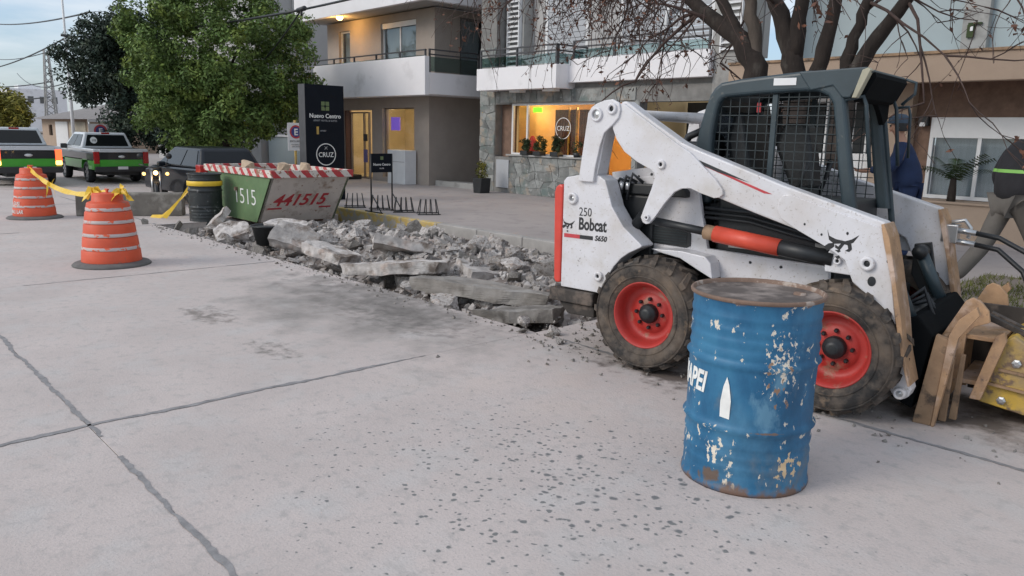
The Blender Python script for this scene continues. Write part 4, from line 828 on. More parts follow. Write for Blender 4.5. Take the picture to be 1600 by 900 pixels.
# --- apartment building on the left, with the lit soffit lamp
B1 = thing('apartment_building', 'taupe apartment building with white balcony parapet and a lit lamp under the soffit', 'building', (-20, 13, .13))
B1.location = (0, 0, 0)
b = MB(); wall(b, -22.9, -17.3, .126, 2.5, 12.72, 12.95, [(-21.75, -20.1, .126, 2.15), (-19.55, -17.98, .25, 2.2)]); b.box(-17.5, -17.3, 12.95, 22, .126, 2.5); b.box(-22.9, -17.3, 12.72, 12.95, 2.5, 2.62); b.box(-17.5, -17.3, 12.95, 22, 2.5, 2.62); b.box(-22.9, -22.7, 12.95, 22, .126, 2.5)
b.build('ground_floor_wall', m_stuc, B1)
b = MB(); wall(b, -22.9, -17.3, 2.62, 4.76, 12.9, 13.1, [(-19.86, -18.14, 2.7, 4.55), (-22.2, -21.55, 2.65, 4.5)])
wallside = [(13.1, 13.75), (15.3, 22)]
for a, c in wallside: b.box(-17.5, -17.3, a, c, 2.62, 4.76)
b.box(-17.5, -17.3, 13.75, 15.3, 4.6, 4.76); b.box(-22.9, -22.7, 13.1, 22, 2.62, 4.76); b.build('first_floor_wall', m_stuc, B1)
b = MB(); wall(b, -22.9, -17.3, 5.1, 9.0, 12.9, 13.1, []); b.box(-17.5, -17.3, 13.1, 22, 5.1, 9); b.build('upper_wall', m_stuc, B1)
b = MB(); b.box(-22.2, -16.5, 12.0, 12.14, 2.47, 3.42); b.build('balcony_parapet', m_whiteb, B1, .01)
b = MB(); b.box(-22.2, -16.64, 12.14, 12.70, 2.49, 2.60); b.box(-17.29, -16.64, 12.7, 17, 2.49, 2.60); b.box(-16.64, -16.5, 12.14, 17, 2.50, 3.03); b.build('balcony_slab', m_whiteb, B1)
railing(B1, (-22.2, 12.07, 0), (-16.57, 12.07, 0), 3.42, 3.58, 5, rails=1, gm=m_glassg)
railing(B1, (-16.57, 12.2, 0), (-16.57, 15.4, 0), 3.03, 3.60, 2)
b = MB(); b.box(-23.3, -16.5, 12.0, 12.14, 4.76, 5.75); b.box(-16.64, -16.5, 12.14, 17, 4.76, 5.4); b.build('upper_parapet', m_whiteb, B1, .01)
b = MB(); b.box(-23.3, -16.64, 12.14, 13.1, 4.80, 5.1); b.box(-17.5, -16.64, 13.1, 17, 4.80, 5.1); b.build('soffit_slab', m_grayw, B1)
window(B1, -19.86, -18.14, 2.7, 4.55, 12.98, m_alu, m_glass, (-19.0,), behind=m_cur)
bx('shutter_box', m_alu, B1, -19.86, -18.14, 12.93, 12.97, 4.40, 4.54)
window(B1, -22.2, -21.55, 2.65, 4.5, 12.98, m_alu, m_glass, (), behind=m_cur)
b = MB(); b.box(-17.42, -17.36, 13.75, 13.82, 2.62, 4.6); b.box(-17.42, -17.36, 15.23, 15.3, 2.62, 4.6); b.box(-17.42, -17.36, 14.5, 14.55, 2.62, 4.6); fr = b.build('side_window_frame', m_black, B1)
bx('pane', m_glass, fr, -17.40, -17.392, 13.82, 15.23, 2.62, 4.6); bx('curtain', m_cur, fr, -17.50, -17.49, 13.9, 15.2, 2.62, 4.55)
bx('room_back', m_stucd, B1, -22.7, -17.55, 14.6, 14.7, 2.62, 4.76)
room(B1, -22.6, -17.65, 12.95, 15.6, .19, 2.42, m_inty2, 'lobby_interior')
window(B1, -19.55, -17.98, .25, 2.2, 12.82, m_stucd, m_clear, (), .03, name='shop_window'); window(B1, -21.45, -20.42, .126, 2.1, 12.82, m_stucd, m_clear, (-20.72,), .04, name='glass_door')
bx('door_side_panel', m_wood, B1, -21.75, -21.47, 12.80, 12.86, .13, 2.15)
bx('notice_board', m_black, B1, -20.70, -20.50, 12.79, 12.815, 1.25, 1.45); bx('notice_board', mat('purple_poster', (.12, .10, .25), .6), B1, -20.70, -20.50, 12.79, 12.815, .62, 1.0)
bx('screen', lamp('purple_screen', (.16, .09, .5), .6), B1, -19.45, -19.05, 12.95, 13.0, 1.58, 1.95)
pt(-19.0, 14.0, 2.2, 16, (1, .86, .62)); pt(-21.0, 13.9, 2.2, 10, (1, .86, .62))
w = thing('reception_counter', 'white panelled box standing by the taupe column at the shop window', 'counter', (-18.25, 12.3, .13)); bx('front', m_alu, w, -.42, .42, 0, .38, 0, .92, bevel=.01); bx('seam', m_conc, w, -.40, .40, -.004, -.0005, .60, .612)
tag(bx('door_mat', m_black, None, -22.0, -20.5, 12.1, 12.6, .13, .26, bevel=.02), 'low black box lying before the lobby door', 'box')
t = thing('soffit_lamp', 'round lit lamp glowing orange under the upper balcony soffit', 'lamp', (-21.1, 12.3, 4.80)); b = MB(); b.lathe([(0, -.11), (.06, -.10), (.095, -.05), (.10, -.01)], 20); b.build('globe', lamp('lit_globe', (1, .66, .25), 9), t); b = MB(); b.lathe([(.11, -.015), (.11, 0), (0, 0)], 20); b.build('ceiling_plate', m_alu, t); l = pt(-21.1, 12.3, 4.60, 7, (1, .52, .14), .1)

# --- stone clad building in the middle with the cafe
B2 = thing('cafe_building', 'slate clad building with white balconies above a warmly lit cafe window', 'building', (0, 0, 0))
YF = 12.95
b = MB(); wall(b, -15.45, -8.1, .126, 2.57, YF, YF+.25, [(-14.87, -14.36, 1.0, 2.25), (-14.36, -11.62, 1.06, 2.27), (-11.35, -10.55, .13, 2.25), (-10.4, -8.75, .126, 2.25)])
b.box(-15.45, -15.25, YF+.25, 20, .126, 9); b.box(-15.45, -14.87, YF, YF+.25, 2.57, 9); b.box(-14.87, -8.69, YF+.05, YF+.25, 2.57, 3.05); b.build('stone_wall', m_stoneb, B2)
b = MB(); b.box(-8.69, -8.1, YF-.02, YF+.6, .126, 9); b.build('concrete_column', m_conc, B2)
b = MB(); b.box(-14.95, -12.28, 12.4, 12.52, 2.55, 3.05); b.box(-12.40, -12.28, 12.52, 13.6, 2.55, 3.05); b.box(-14.95, -14.83, 12.52, YF, 2.55, 3.05); b.box(-14.83, -12.40, 12.52, YF, 2.56, 2.66); b.build('small_balcony', m_whiteb, B2, .006)
b = MB(); b.box(-12.28, -8.69, 12.78, 12.92, 2.68, 3.17); b.box(-12.28, -8.69, 12.92, 13.6, 2.68, 2.78); b.build('long_balcony', m_whiteb, B2, .006)
b = MB(); wall(b, -14.87, -8.1, 3.05, 9, 13.6, 13.8, [(-13.9, -12.5, 3.05, 5.2), (-11.6, -9.2, 3.1, 5.2)]); b.build('upper_wall', m_grayw, B2)
for x0, x1 in ((-13.9, -12.5), (-11.6, -9.2)):
    fr = window(B2, x0, x1, 3.05, 5.2, 13.62, m_alu, None, (), .09)
    n = 16
    for k in range(n): z = 3.14+k*(1.98/n); bx('shutter_slat', m_shut, fr, x0+.09, x1-.09, 13.64, 13.655, z, z+1.98/n-.012)
railing(B2, (-14.85, 12.45, 0), (-12.33, 12.45, 0), 3.05, 3.47, 2); railing(B2, (-12.33, 12.5, 0), (-12.33, 13.4, 0), 3.05, 3.47, 1); railing(B2, (-12.2, 12.85, 0), (-8.75, 12.85, 0), 3.17, 3.55, 3)
for x0 in (-14.80, -8.55):
    lv = MB(); lv.box(x0, x0+.03, 13.2 if x0 < -10 else 12.86, 13.3 if x0 < -10 else 12.93, 3.1, 6.0); lv.box(x0+.40, x0+.43, 13.2 if x0 < -10 else 12.86, 13.3 if x0 < -10 else 12.93, 3.1, 6.0); L_ = lv.build('louver_frame', m_alu, B2)
    for k in range(24):
        z = 3.15+.115*k; yy = 13.2 if x0 < -10 else 12.86; b = MB(); b.add([(x0+.03, yy, z), (x0+.40, yy, z), (x0+.40, yy+.07, z+.05), (x0+.03, yy+.07, z+.05), (x0+.03, yy, z-.012), (x0+.40, yy, z-.012), (x0+.40, yy+.07, z+.038), (x0+.03, yy+.07, z+.038)], [(0, 1, 2, 3), (7, 6, 5, 4), (0, 4, 5, 1), (1, 5, 6, 2), (2, 6, 7, 3), (3, 7, 4, 0)]); b.build('louver_slat', m_alu, L_)
b = MB(); b.box(-14.44, -14.3, 13.3, 13.6, 3.05, 6); b.build('louver_back', m_conc, B2)
b = MB(); b.tube([(-10.3, 13.55, 3.1), (-10.3, 13.55, 4.0), (-10.24, 13.55, 4.12), (-10.1, 13.55, 4.16)], .05, 10); b.build('downpipe', m_alu, B2)
bx('soffit_fitting', m_alu, B2, -14.0, -13.65, 12.6, 12.8, 2.50, 2.56); bx('soffit_fitting', m_alu, B2, -12.9, -12.55, 12.6, 12.8, 2.50, 2.56)
bx('utility_door', m_shut, B2, -14.78, -14.32, YF-.035, YF-.02, .25, .93, bevel=.004); bx('sill_slab', m_conc, B2, -14.4, -11.5, YF-.06, YF+.28, 1.035, 1.07)
# irregular slate stones laid on the wall
def clad(x0, x1, z0, z1, holes=(), sz=.24):
    nx = max(1, round((x1-x0)/.25)); nz_ = max(1, round((z1-z0)/.19)); dx, dz = (x1-x0)/nx, (z1-z0)/nz_
    P = [[(x0+dx*i+(random.uniform(-.36, .36)*dx if 0 < i < nx else 0), z0+dz*j+(random.uniform(-.36, .36)*dz if 0 < j < nz_ else 0)) for i in range(nx+1)] for j in range(nz_+1)]
    for j in range(nz_):
        for i in range(nx):
            q = [P[j][i], P[j][i+1], P[j+1][i+1], P[j+1][i]]; cx = sum(p[0] for p in q)/4; cz = sum(p[1] for p in q)/4
            if any(a < cx < c and d < cz < e for a, c, d, e in holes): continue
            q = [(cx+(x-cx)*.965, cz+(z-cz)*.955) for x, z in q]
            b = MB(); b.prism(q, YF-random.uniform(.006, .03), YF+.01); b.build('stone', m_stone, B2)
hl = [(-14.80, -14.30, .22, .95)]
clad(-14.87, -11.4, .13, 1.02, hl); clad(-15.45, -14.88, .13, 3.6); clad(-14.87, -10.5, 2.28, 2.55); clad(-11.6, -11.37, .13, 2.3); clad(-10.53, -10.42, .13, 2.3)
B2lines = window(B2, -14.36, -11.62, 1.06, 2.27, YF+.08, m_alu, m_clear, (-13.82,), .05, name='cafe_window')
bx('niche_back', m_brick, B2, -14.87, -14.38, YF+.22, YF+.27, 1.0, 2.25)
room(B2, -14.3, -10.6, YF+.26, 16.5, .3, 2.5, m_inty, 'cafe_interior')
for x0, x1 in ((-13.75, -13.05), (-12.95, -12.25)):
    for k in range(8): w_ = (x1-x0)/8; bx('wood_batten', m_wood, B2, x0+k*w_+.006, x0+(k+1)*w_-.006, 13.9, 13.96, .5, 2.15)
for x in (-13.0, -13.25): bx('brass_strip', m_yel, B2, x, x+.03, 13.84, 13.89, .5, 2.2)
b = ring(-12.62, YF+.074, 1.70, .225, .24, 'y', 32, .003); b.build('cafe_logo', m_whp, B2); text('cafe_logo_lettering', 'CRUZ', .15, m_whp, B2, face_my(-12.62, YF+.073, 1.65), .001, 0, 0, 1, align='CENTER')
bx('exit_sign', lamp('exit_sign_green', (.25, .85, .05), 1.0), B2, -14.22, -13.92, 13.6, 13.63, 2.08, 2.2)
bx('garage_back', m_black, B2, -10.4, -8.75, 14.6, 14.7, .126, 2.3); bx('garage_beam', m_conc, B2, -10.5, -8.7, YF+.02, YF+.2, 2.25, 2.40)
b = MB(); b.tube([(-14.1, 13.5, 1.08), (-14.1, 13.5, 1.30), (-14.1, 13.5, 1.42), (-14.1, 13.5, 1.52)], [.12, .15, .09, .03], 10); tag(b.build('red_ornament', m_redp, None), 'red figure shape behind the narrow left pane of the cafe window', 'ornament')
for x, h, w_, l in ((-13.72, .34, .17, 'leftmost and smallest of the three clipped bushes on the cafe sill'), (-13.28, .42, .24, 'wide middle bush of the three on the cafe sill'), (-12.72, .46, .22, 'rightmost bush of the three on the cafe sill, below the round logo')):
    t = thing('potted_bush', l, 'potted plant', (x, YF-.02+.0, 1.07), 0, 'bushes on the cafe sill'); bx('pot', m_black, t, -.12, .12, -.10, .10, 0, .10, bevel=.01)
    leaves([(random.uniform(-w_*.7, w_*.7), random.uniform(-.08, .08), .12+random.uniform(0, h-.12)) for _ in range(26)], [.07]*26, 45, .022, m_plant, 'foliage', t)
t = thing('sill_plant', 'sparse spindly plant at the right end of the cafe sill', 'potted plant', (-12.1, YF, 1.07)); b = MB(); b.lathe([(0, 0), (.07, 0), (.09, .1), (0, .1)], 12); b.build('pot', m_black, t); leaves([(random.uniform(-.15, .15), 0, random.uniform(.1, .35)) for _ in range(10)], [.07]*10, 12, .03, m_plant, 'foliage', t)
t = thing('pendant_lamp', 'small black pendant lamp with lit bulb hanging in the cafe window', 'lamp', (-11.93, 13.7, 1.28)); b = MB(); b.lathe([(.11, 0), (.10, .02), (.05, .09), (.03, .13), (.015, .2), (0, .2)], 16); b.build('shade', m_black, t); b = MB(); b.lathe([(0, -.06), (.035, -.045), (.045, -.01), (.0, .02)], 12); b.build('bulb', m_lw, t); b = MB(); b.tube([(0, 0, .18), (0, 0, 1.2)], .006, 6); b.build('cord', m_black, t); pt(-11.95, 13.75, 1.12, 3)
t = thing('ceiling_lamp', 'lit spot lamp at the ceiling of the cafe', 'lamp', (-12.5, 13.9, 2.46)); b = MB(); b.lathe([(.1, -.06), (.1, 0), (0, 0)], 14); b.build('housing', m_tand, t); b = MB(); b.lathe([(0, -.075), (.07, -.062)], 14); b.build('bulb', m_lw, t)
pt(-12.5, 14.3, 2.25, 20, (1, .76, .42)); pt(-11.0, 14.3, 2.0, 5, (1, .72, .40)); pt(-13.9, 14.0, 2.1, 4, (1, .7, .35))
# potted plant at the stone corner
t = thing('planter', 'tall black planter with a small shrub at the corner of the slate column', 'planter', (-14.65, 12.35, .13)); b = MB(); b.prism([(-.13, 0), (.13, 0), (.17, .36), (-.17, .36)], -.15, .15); b.build('pot', m_black, t, .01)
leaves([(random.uniform(-.14, .14), random.uniform(-.12, .12), .38+random.uniform(0, .35)) for _ in range(22)], [.07]*22, 22, .03, m_leafy, 'foliage', t)
b = MB(); b.box(-17.2, -15.5, 13.0, 13.6, .13, .24); b.box(-17.25, -15.5, 12.9, 13.0, .13, .27); tag(b.build('entrance_step', m_conc), 'low concrete step in the gap between the taupe and slate buildings', 'step')
tag(bx('passage_gate', m_stucd, None, -17.25, -15.5, 19.0, 19.15, .13, 7.5), 'dark wall closing the passage between the taupe and slate buildings', 'wall')

# --- low building on the right
B3 = thing('low_building', 'beige and brown brick building with flat canopy and white window on the right', 'building', (0, 0, 0))
b = MB(); b.box(-8.08, 6, 12.5, 12.7, 2.43, 2.83); b.build('canopy_fascia', m_beige, B3, .01); bx('fascia_coping', m_tand, B3, -8.09, 6, 12.47, 12.72, 2.83, 2.87)
b = MB(); b.box(-8.08, 6, 12.7, 14.6, 2.50, 2.78); b.build('canopy_slab', m_wood if False else m_brick, B3)
b = MB(); wall(b, -8.08, 6, .126, 2.5, 13.4, 13.6, [(-7.9, -5.75, .126, 2.3), (-4.9, -3.42, .68, 1.95)]); b.build('brick_wall', m_brick, B3)
bx('pier', m_beige, B3, -5.75, -5.15, 13.2, 13.40, .126, 2.5); bx('low_wall', m_beige, B3, -5.15, 1.0, 12.9, 13.38, .126, .66); bx('low_wall_cap', m_beige, B3, -5.17, 1.0, 12.87, 13.38, .66, .69)
gt = bx('gate_frame', m_alu, B3, -7.9, -5.75, 13.5, 13.54, 2.2, 2.3)
for k in range(9): x = -7.9+k*.24; bx('gate_panel', m_alu, gt, x+.008, x+.232, 13.5, 13.53, .13, 1.35)
for k in range(9): x = -7.9+k*.24; bx('gate_bar', m_alu, gt, x, x+.03, 13.5, 13.53, 1.35, 2.2)
bx('gate_dark', m_black, gt, -7.9, -5.75, 13.9, 13.95, .13, 2.3)
wn_ = window(B3, -4.9, -3.42, .70, 1.95, 13.37, m_alu, m_glass, (-4.18,), .055, behind=m_cur, name='white_window'); bx('shutter_box', m_alu, wn_, -4.86, -3.46, 13.355, 13.40, 1.64, 1.93)
bx('window_dark', m_stucd, B3, -4.9, -3.42, 13.9, 13.95, .6, 2.0)
b = MB(); wall(b, -8.08, 8, 2.78, 9, 14.6, 14.8, []); b.build('upper_wall', m_pale, B3); bx('pilaster', m_conc, B3, -5.0, -4.62, 14.45, 14.6, 2.8, 9)
bx('roof_line_wall', m_pale, B3, -8.08, 8, 13.9, 14.6, 2.86, 2.90)
t = thing('wall_lamp', 'small dark wall lantern beside the white window', 'lamp', (-5.0, 13.3, 1.82)); bx('housing', m_black, t, -.07, .07, -.02, .10, 0, .14, bevel=.01); bx('diffuser', m_alu, t, -.04, .04, -.03, -.018, -.01, .05)
t = thing('meter_lamp', 'green cased lamp fixed on the grey pilaster above the canopy', 'lamp', (-4.86, 14.40, 3.25)); bx('case', m_plant, t, -.05, .05, -.0, .05, 0, .2); bx('arm', m_plant, t, -.04, .16, 0, .04, .2, .23); bx('glass', m_alu, t, .0, .04, -.01, .0, .1, .17)
t = thing('palm_plant', 'small palm on the low beige wall before the white window', 'palm', (-4.35, 13.0, .69), 0, None, 1.3); b = MB(); b.tube([(0, 0, 0), (0, 0, .12), (.0, 0, .28)], [.05, .045, .03], 8); b.build('trunk', m_bark, t)
b = MB()
for k in range(11):
    a = k*2.4; l_ = random.uniform(.42, .62); el = random.uniform(.3, 1.1); P = []
    for i in range(8): s = i/7; P.append((math.cos(a)*l_*s*math.cos(el), .5*math.sin(a)*l_*s, .26+l_*s*math.sin(el)-.32*s*s*l_))
    for i in range(7):
        p = Vector(P[i]); q = Vector(P[i+1]); d = (q-p).normalized(); sd = d.cross(Vector((0, .3, 1))).normalized()
        for e in (-1, 1):
            for h in (.0, .5): r0 = p.lerp(q, h); b.add([tuple(r0), tuple(r0+d*.02+sd*e*.005), tuple(r0+sd*e*.10+d*.05-Vector((0, 0, .03)))], [(0, 1, 2)])
b.build('fronds', m_plant, t)
# --- grey building beyond
B4 = thing('grey_building', 'tall plain grey rendered building rising behind the green tree', 'building', (0, 0, 0)); b = MB(); b.box(-38, -27.3, 12.6, 24, .126, 10); b.build('wall', m_grayw, B4); bx('parapet', m_conc, B4, -38.05, -27.25, 12.55, 24.05, 10, 10.2)
for x in (-36, -33.5, -31): window(B4, x, x+1.2, 1.0, 2.2, 12.54, m_alu, m_glassd, (x+.6,), .05)
b = MB(); b.tube([(-27.26, 14.0, .13), (-27.26, 14, 9)], .04, 8); b.build('pipe', m_conc, B4)
t = thing('service_shed', 'small pale rendered shed wall under the crown of the green tree', 'building', (-25.5, 12.8, .13)); bx('wall', m_pale, t, -1.6, 2.2, 0, 2.6, 0, 1.15); bx('coping', m_alu, t, -1.65, 2.25, -.05, 2.65, 1.15, 1.22); bx('door', m_beige, t, .9, 1.6, -.02, .0, 0, .98)
# --- low house far left
t = thing('low_house', 'low cream house with grey hipped roof at the far end of the street', 'house', (0, 0, 0)); b = MB(); wall(b, -62, -44, .1, 1.85, 13, 13.3, [(-60.2, -59.2, .8, 1.5)]); b.box(-44.3, -44, 13.3, 22, .1, 1.85); b.box(-62, -61.7, 13.3, 22, .1, 1.85); b.build('wall', m_beige, t)
bx('garage_door', m_alu, t, -58.2, -55.2, 12.95, 13.0, .13, 1.7); bx('cream_door', mat('cream_paint', (.52, .46, .36), .8), t, -54.8, -51.2, 12.95, 13.0, .13, 1.7); bx('window', m_glassd, t, -60.2, -59.2, 13.1, 13.15, .8, 1.5)
b = MB(); b.add([(-62.6, 12.4, 1.85), (-43.4, 12.4, 1.85), (-43.4, 22.6, 1.85), (-62.6, 22.6, 1.85), (-57, 17.5, 3.3), (-49, 17.5, 3.3)], [(0, 1, 5, 4), (1, 2, 5), (2, 3, 4, 5), (3, 0, 4), (0, 3, 2, 1)]); b.build('roof', mat('grey_roof_tiles', (.24, .22, .21), .9, .15, 3, .02, 8), t)
t = thing('far_block', 'pale distant apartment block above the yellowish trees', 'building', (-190, 38, 0)); bx('wall', m_whiteb, t, -8, 8, -5, 5, 0, 8.2); bx('roof_tank', m_alu, t, -3, 1, -2, 2, 8.2, 9.2)
for k in range(4): bx('window', m_glassd, t, 8.0, 8.05, -4+2.1*k, -3+2.1*k, 5.5, 6.8)

# ================================================================== STREET FURNITURE
t = thing('sign_totem', 'tall black hotel totem sign reading Nuevo Centro and CRUZ on the sidewalk', 'sign', (-14.5, 8.08, .13))
bx('panel', m_signb, t, -.26, 0, -.44, .43, 0, 2.30, bevel=.006)
b = MB(); b.box(-.262, .002, -.4445, -.4385, 0, 2.302); b.build('edge_trim', m_rail, t)
gm = mat('green_emblem', (.14, .19, .08), .5)
for dy in (-.085, .01):
    for dz in (0, .095): b = MB(); b.box(.0005, .004, dy, dy+.08, 1.80+dz, 1.88+dz); b.build('emblem_square', gm, t)
b = MB(); b.box(.004, .006, -.02, .02, 1.86, 1.905); b.build('emblem_centre', m_signb, t)
text('lettering', 'Nuevo Centro', .118, m_whp, t, face_px(.0015, 0, 1.655), .001, 0, .002, 1, align='CENTER')
text('lettering', 'APART HOTEL & SUITES', .050, mat('grey_lettering', (.35, .36, .38), .6), t, face_px(.0015, 0, 1.585), .001, 0, 0, 1, align='CENTER')
bx('yellow_mark', m_yel, t, .0005, .004, -.20, -.15, 1.33, 1.48); text('lettering', 'APART', .045, MATS['grey_lettering'], t, face_px(.0015, -.12, 1.385), .001)
b = ring(.0005, 0, .93, .205, .222, 'x', 36, .003); b.build('logo_ring', m_whp, t); text('lettering', 'CRUZ', .135, m_whp, t, face_px(.0015, 0, .88), .001, 0, .001, .95, align='CENTER')
b = MB(); b.prism([(-.035, 1.03), (-.028, 1.03), (.035, 1.09), (.028, 1.09)], .0005, .003, axis='x'); b.prism([(.035, 1.03), (.028, 1.03), (-.035, 1.09), (-.028, 1.09)], .0035, .005, axis='x'); b.build('logo_cross', m_whp, t)
t = thing('parking_sign', 'white parking sign with blue E in a red ring on a yellow pole', 'sign', (-16.8, 8.6, .13))
b = MB(); b.tube([(-.03, 0, 0), (-.03, 0, 1.62)], .028, 10); b.build('pole', m_kerby if False else m_yel, t)
bx('plate', m_alu, t, -.0, .012, -.20, .20, .94, 1.56, bevel=.003)
mblue = mat('sign_blue', (.03, .05, .22), .5); b = MB(); v = [(.0135, .13*math.cos(a), 1.36+.13*math.sin(a)) for a in [2*math.pi*k/32 for k in range(32)]]; b.add(v, [tuple(range(32))]); b.build('blue_disc', mblue, t)
ring(.013, 0, 1.36, .115, .15, 'x', 32, .003).build('red_ring', m_redp, t); text('letter_e', 'E', .20, m_whp, t, face_px(.0155, 0, 1.29), .001, 0, .006, 1, align='CENTER')
text('lettering', 'EXCLUSIVO', .058, m_blkp, t, face_px(.0135, 0, 1.13), .001, 0, .001, 1, align='CENTER'); text('lettering', 'ASCENSO Y\nDESCENSO', .045, m_blkp, t, face_px(.0135, 0, 1.06), .001, 0, 0, 1, align='CENTER')
t = thing('far_parking_sign', 'distant round E parking sign with a white name plate on a white mast', 'sign', (-32.3, 8.3, .13)); b = MB(); b.tube([(0, 0, 0), (0, 0, 1.6)], .035, 8); b.build('pole', m_alu, t)
bx('plate', m_alu, t, .03, .05, -.05, .85, .95, 1.45); bx('name_plate', m_alu, t, .03, .05, -.05, .9, 1.52, 1.62)
b = MB(); v = [(.055, .36+.2*math.cos(a), 1.2+.2*math.sin(a)) for a in [2*math.pi*k/24 for k in range(24)]]; b.add(v, [tuple(range(24))]); b.build('blue_disc', mblue, t); ring(.056, .36, 1.2, .17, .23, 'x', 24, .004).build('red_ring', m_redp, t); text('letter_e', 'E', .28, m_whp, t, face_px(.06, .36, 1.1), .002, 0, .008, 1, align='CENTER')
t = thing('sign_stand', 'thin black metal stand with small Nuevo Centro board by the bicycle rack', 'sign', (-12.0, 7.78, .13))
b = MB()
for y in (-.22, .22): b.tube([(0, y, 0), (0, y, 1.03)], .014, 8); b.tube([(0, y, .33), (.20, y, .15), (.34, y, .0)], .011, 8); b.tube([(-.2, y, 0.01), (.36, y, 0.01)], .011, 8)
b.build('frame', m_black, t); bx('board', m_signb, t, -.012, .012, -.21, .21, .70, 1.03); text('lettering', 'Nuevo Centro', .06, m_whp, t, face_px(.013, 0, .82), .001, 0, .001, 1, align='CENTER'); text('lettering', 'HOTEL', .03, m_whp, t, face_px(.013, 0, .76), .001, align='CENTER'); bx('emblem', gm, t, .0125, .015, -.03, .03, .92, .98)
rk = None
for k, (fx, l) in enumerate(((0, 'leftmost'), (.36, 'second'), (.68, 'third'), (1.0, 'rightmost'))):
    x, y = -12.95+1.75*fx, 7.80+.42*fx
    t = thing('bicycle_rack', 'low black wire bicycle rack, %s of the four in a row on the sidewalk' % l, 'bicycle rack', (x, y, .13), R(60), 'bicycle racks'); b = MB()
    for dy in (-.16, .16): b.tube([(-.20, dy, .01), (.20, dy, .01)], .010, 6)
    b.build('base_rail', m_black, t)
    for dx in (-.13, -.04, .04, .13): b = MB(); b.tube([(dx*1.3, -.16, .01), (dx, -.05, .26), (dx, .05, .26), (dx*1.3, .16, .01)], .009, 6); b.build('hoop', m_black, t)
# poles, lattice tower, cables
t = thing('white_mast', 'thin tapering white mast standing beyond the pickups', 'pole', (-33.3, 8.0, .13)); b = MB(); b.tube([(0, 0, 0), (0, 0, 2.4), (-.02, 0, 3.6), (-.05, 0, 9)], [.07, .06, .045, .03], 10); b.build('shaft', m_alu, t)
b = MB(); b.tube([(0, -.15, 4.62), (.1, .35, 4.55)], .05, 8); b.build('insulator', m_black, t)
t = thing('lattice_tower', 'narrow grey lattice tower rising left of the dark tree', 'tower', (-81, 17.8, 0)); b = MB(); hh = 7.9
for dx, dy in ((-.5, -.5), (.5, -.5), (.5, .5), (-.5, .5)): b.tube([(dx, dy, 0), (dx*.3, dy*.3, hh)], .07, 5)
for k in range(14):
    z = k*hh/14; s0 = .5*(1-.7*z/hh); z2 = z+hh/14; s1 = .5*(1-.7*z2/hh)
    for (ax, ay), (cx, cy) in (((-1, -1), (1, -1)), ((1, -1), (1, 1)), ((1, 1), (-1, 1)), ((-1, 1), (-1, -1))): b.tube([(ax*s0, ay*s0, z), (cx*s1, cy*s1, z2)], .035, 4)
b.build('lattice', m_conc, t)
for x, y, h, l in ((-92, 14.9, 5.4, 'dark wooden utility pole, left of two above the yellowish trees'), (-88, 15.9, 4.8, 'dark wooden utility pole, right of two above the yellowish trees')):
    t = thing('utility_pole', l, 'pole', (x, y, 0)); b = MB(); b.tube([(0, 0, 0), (0, 0, h)], [.16, .11], 8); b.build('shaft', m_barkg, t); b = MB(); b.box(-.05, .05, -.8, .8, h-.6, h-.5); b.box(-.05, .05, -.6, .6, h-1.1, h-1.0); b.build('crossarm', m_black, t)
def cable(a, c, sag, r, label):
    b = MB(); P = []
    for i in range(22): s = i/21; p = Vector(a).lerp(Vector(c), s); p.z -= sag*4*s*(1-s); P.append(tuple(p))
    b.tube(P, r, 5); tag(b.build('overhead_cable', m_black), label, 'cable', 'overhead cables')
MT = (-33.35, 8.1, 4.72)
cable(MT, (-15.6, 8.2, 3.98), .15, .028, 'black overhead cable from the white mast to the splice before the upper balcony')
cable((-15.6, 8.2, 3.98), (4.0, 8.9, 5.2), .25, .024, 'black overhead cable from the splice running right across the balconies')
cable(MT, (-70, 9.5, 5.2), .5, .03, 'overhead cable running down left from the white mast')
cable((-30, 8.0, 5.25), (-75, 11.0, 9.5), .5, .03, 'highest overhead cable across the sky'); cable((-33, 8.2, 4.5), (-75, 12.2, 6.6), .4, .022, 'thin overhead cable just below the highest one'); cable((-36, 8.6, 3.2), (-85, 16.2, 6.0), .6, .025, 'lower overhead cable left of the dark tree')
cable((-80, 17.8, 5.2), (-92, 14.9, 4.9), .15, .05, 'cable from the lattice tower to the wooden utility poles'); cable((-81, 17.8, 3.9), (-100, 13, 4.0), .3, .06, 'lowest cable left of the lattice tower')
cable((-15.6, 8.2, 3.98), (-20.5, 9.6, 3.3), .05, .02, 'short cable dropping from the splice into the green tree')
b = MB(); b.tube([(-15.75, 8.2, 3.98), (-15.45, 8.2, 4.0)], .05, 8); b.tube([(-15.6, 8.2, 3.95), (-15.6, 8.2, 3.86)], .03, 6); tag(b.build('cable_splice', m_black), 'dark knotted splice box hanging on the overhead cable', 'cable splice')

